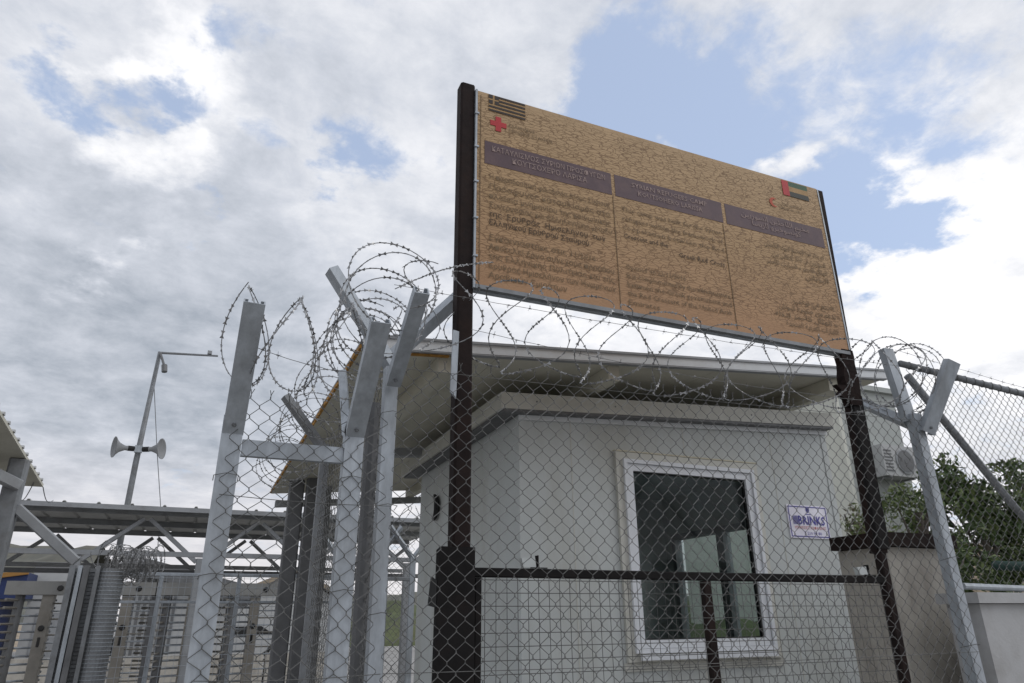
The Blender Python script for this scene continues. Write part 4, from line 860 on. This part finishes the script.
# far fence glimpsed between corner post and booth
ff = thing('chain_link_fence', 'distant chain link fence with Y post tops, glimpsed left of the booth', 'fence', (4.7, 12, 0))
yf = 12.0; zf = at(400, 579, Y=yf).z
for px_ in (412, 376, 336): 
    x = at(px_, 579, Y=yf).x; post(ff, x, yf, zf + .35, .09, .07, [((x + .02, yf, zf + .3), (x - .42, yf, zf + .85), (-.6, -.6, -.5)), ((x - .02, yf + .04, zf + .3), (x + .4, yf + .04, zf + .85), (.6, -.6, -.5))], .08)
MB().bar((at(300, 579, Y=yf).x, yf, zf), (at(412, 579, Y=yf).x, yf, zf), .06, .06).build('rail', 'galv_dark', ff)
xs0, xs1 = at(300, 579, Y=yf).x, at(416, 579, Y=yf).x
zig(lambda s, z, d: V3((s, yf + d, z)), xs0, xs1, .6, zf + .75, w=.1, r=.0028, seed=44).build('chain_link_mesh', 'wire', ff, 'stuff')
razor(helix((xs0, yf, zf + .95), (1, 0, 0), .27, xs1 - xs0, 7, .1, 1, 1, .03, 60), 'distant razor wire coil on the far fence left of the booth', None, .07, .004, 2.5)

for k, (q0, q1) in enumerate((((xl, P.y, zn(P.y)), (-2.3, FY0, FZ + .08)), ((xl - .05, P.y - .3, zn(P.y)), (-2.75, FY0, FZ + .08)))):
    q0, q1 = V3(q0), V3(q1); tag(MB().tube([q0.lerp(q1, i / 10) + V3((0, 0, -.10 * sin(pi * i / 10))) for i in range(11)], .006, 4).build('cable', 'steel_dk'), ('thin cable from the near shelter corner to the far shelter roof, right of two', 'thin cable from the near shelter corner to the far shelter roof, left of two')[k], 'cable', 'cables between the shelters')
# ---------------------------------------------------------------- background objects, left
ct = thing('container', 'white cabin behind the left shelter', 'container', (-7, 24, 0))
c0 = at(36, 566, Y=44); c1_ = at(88, 566, Y=44)
MB().box((c0.x, 44, 0), (c1_.x, 50, c0.z)).build('wall', 'white', ct)
MB().box((c0.x - .1, 43.9, c0.z + .002), (c1_.x + .1, 50.1, c0.z + .2)).build('roof', 'white', ct)
MB().box((c0.x + .5, 43.96, 0), (c0.x + 1.5, 43.998, 2.1)).build('door', 'steel', ct)
bt_ = thing('kiosk', 'blue kiosk with an orange striped slanted roof at the left edge', 'kiosk', (-9, 20, 0))
k0, k1 = at(-30, 583, Y=42), at(28, 573, Y=42)
MB().box((k0.x - 4, 42, 0), (k1.x - .8, 46, k1.z - 1.2)).build('wall', 'blue', bt_)
MB().poly([V3((k0.x - 4, 41.6, k1.z - 1.19)), V3((k1.x + .1, 41.6, k1.z - 1.19)), V3((k1.x + .1, 41.6, k1.z)), V3((k0.x - 4, 41.6, k1.z - 1.1))], (0, 5, 0)).build('roof', 'blue', bt_)
MB().bar(V3((k0.x - 4, 41.5, k1.z - 1.0)), V3((k1.x + .12, 41.5, k1.z + .02)), .12, .22).build('roof_stripe', 'orange', bt_)
for k in range(3): MB().box((k1.x - 2.6 + k * .55, 41.97, 1.0 + .35 * (k % 2)), (k1.x - 2.2 + k * .55, 41.995, 1.25 + .35 * (k % 2))).build('wall_panel', 'white', bt_)
gt = at(165, 560, Y=26); 
sh = thing('shed', 'dark grey corrugated shed with a sloping roof behind the turnstiles', 'shed', (gt.x, 26, 0))
s0, s1, s2 = at(140, 556, Y=26), at(200, 572, Y=26), at(140, 590, Y=26)
MB().poly([V3((s0.x, 26, 0)), V3((s1.x + 1.2, 26, 0)), V3((s1.x + 1.2, 26, s1.z - .5)), V3((s0.x, 26, s0.z))], (0, 4, 0)).build('wall', 'white', sh)
for k in range(18):
    x = s0.x + k * .17; MB().box((x, 25.97, .0), (x + .09, 25.998, s0.z - .55 - k * .03)).build('cladding_rib', 'steel_dk', sh) if k < 8 else None
MB().poly([V3((s0.x - .4, 25.6, s0.z + .06)), V3((s1.x + 1.7, 25.6, s1.z - .45)), V3((s1.x + 1.7, 25.6, s1.z - 1.0)), V3((s0.x - .4, 25.6, s0.z - .45))], (0, 4.8, 0)).build('roof', 'steel_dk', sh)
tg = thing('tent', 'low brown ridge tent roof beyond the second turnstile', 'tent', (6, 40, 0))
t0, t1 = at(238, 590, Y=40), at(285, 574, Y=40)
b = MB(); b.poly([V3((t0.x, 40, 0)), V3((t0.x + 5, 40, 0)), V3((t0.x + 5, 40, t0.z - .4)), V3((t1.x + .4, 40, t1.z)), V3((t0.x, 40, t0.z - .2))], (0, 8, 0)); b.build('wall', 'white', tg)
MB().poly([V3((t0.x - .4, 39.6, t0.z - .45)), V3((t1.x + .4, 39.6, t1.z + .03)), V3((t0.x + 5.4, 39.6, t0.z - .4)), V3((t0.x + 5.4, 39.6, t0.z - .2)), V3((t1.x + .4, 39.6, t1.z + .25)), V3((t0.x - .4, 39.6, t0.z - .2))], (0, 8.8, 0)).build('roof', 'tan', tg)
# parked vehicle glimpsed behind the turnstiles
def car(x, y, label, paint):
    t = thing('parked_car', label, 'car', (x, y, 0))
    side_ = [(-2.1, .35), (-2.12, .75), (-1.95, .95), (-1.2, 1.05), (-.65, 1.45), (.75, 1.48), (1.45, 1.05), (2.05, .95), (2.15, .6), (2.1, .35)]
    MB().loft([[V3((x + a, y + o, z * 1.0)) for a, z in side_] for o in (-.8, .8)]).build('body', paint, t)
    w_ = [(-1.05, 1.06), (-.6, 1.40), (.7, 1.42), (1.28, 1.06)]
    MB().loft([[V3((x + a, y + o, z)) for a, z in w_] for o in (-.815, -.803)]).build('window', 'rubber', t)
    for a in (-1.35, 1.35):
        for o in (-.78, .62):
            wh = MB().lathe((x + a, y + o, .33), (0, -1, 0), [(0, .33), (.05, .33), (.06, .30)], 18).build('wheel', 'rubber', t); MB().lathe((x + a, y + o - .061, .33), (0, -1, 0), [(0, .2), (.01, .19)], 14).build('rim', 'steel', wh)
    for o in (-.55, .55): MB().lathe((x - 2.10, y + o, .75), (-1, 0, 0), [(0, .1), (.04, .08)], 12).build('headlight', 'white', t)
car(at(150, 640, Y=32).x, 32, 'dark parked car glimpsed behind the turnstiles', 'rubber')
car(at(245, 640, Y=34).x, 36, 'pale grey parked car beyond the turnstiles, right of the dark one', 'white')
bl = thing('concrete_barrier', 'long pale concrete barrier lying across the far yard', 'barrier', (-2, 24, 0))
x = -12.0
while x < 4:
    MB().loft([[V3((x + .02, 22.0 + a, z)) for a, z in ((-.3, 0), (.3, 0), (.12, .8), (-.12, .8))], [V3((x + 1.96, 22.0 + a, z)) for a, z in ((-.3, 0), (.3, 0), (.12, .8), (-.12, .8))]]).build('block', 'conc', bl); x += 2.0
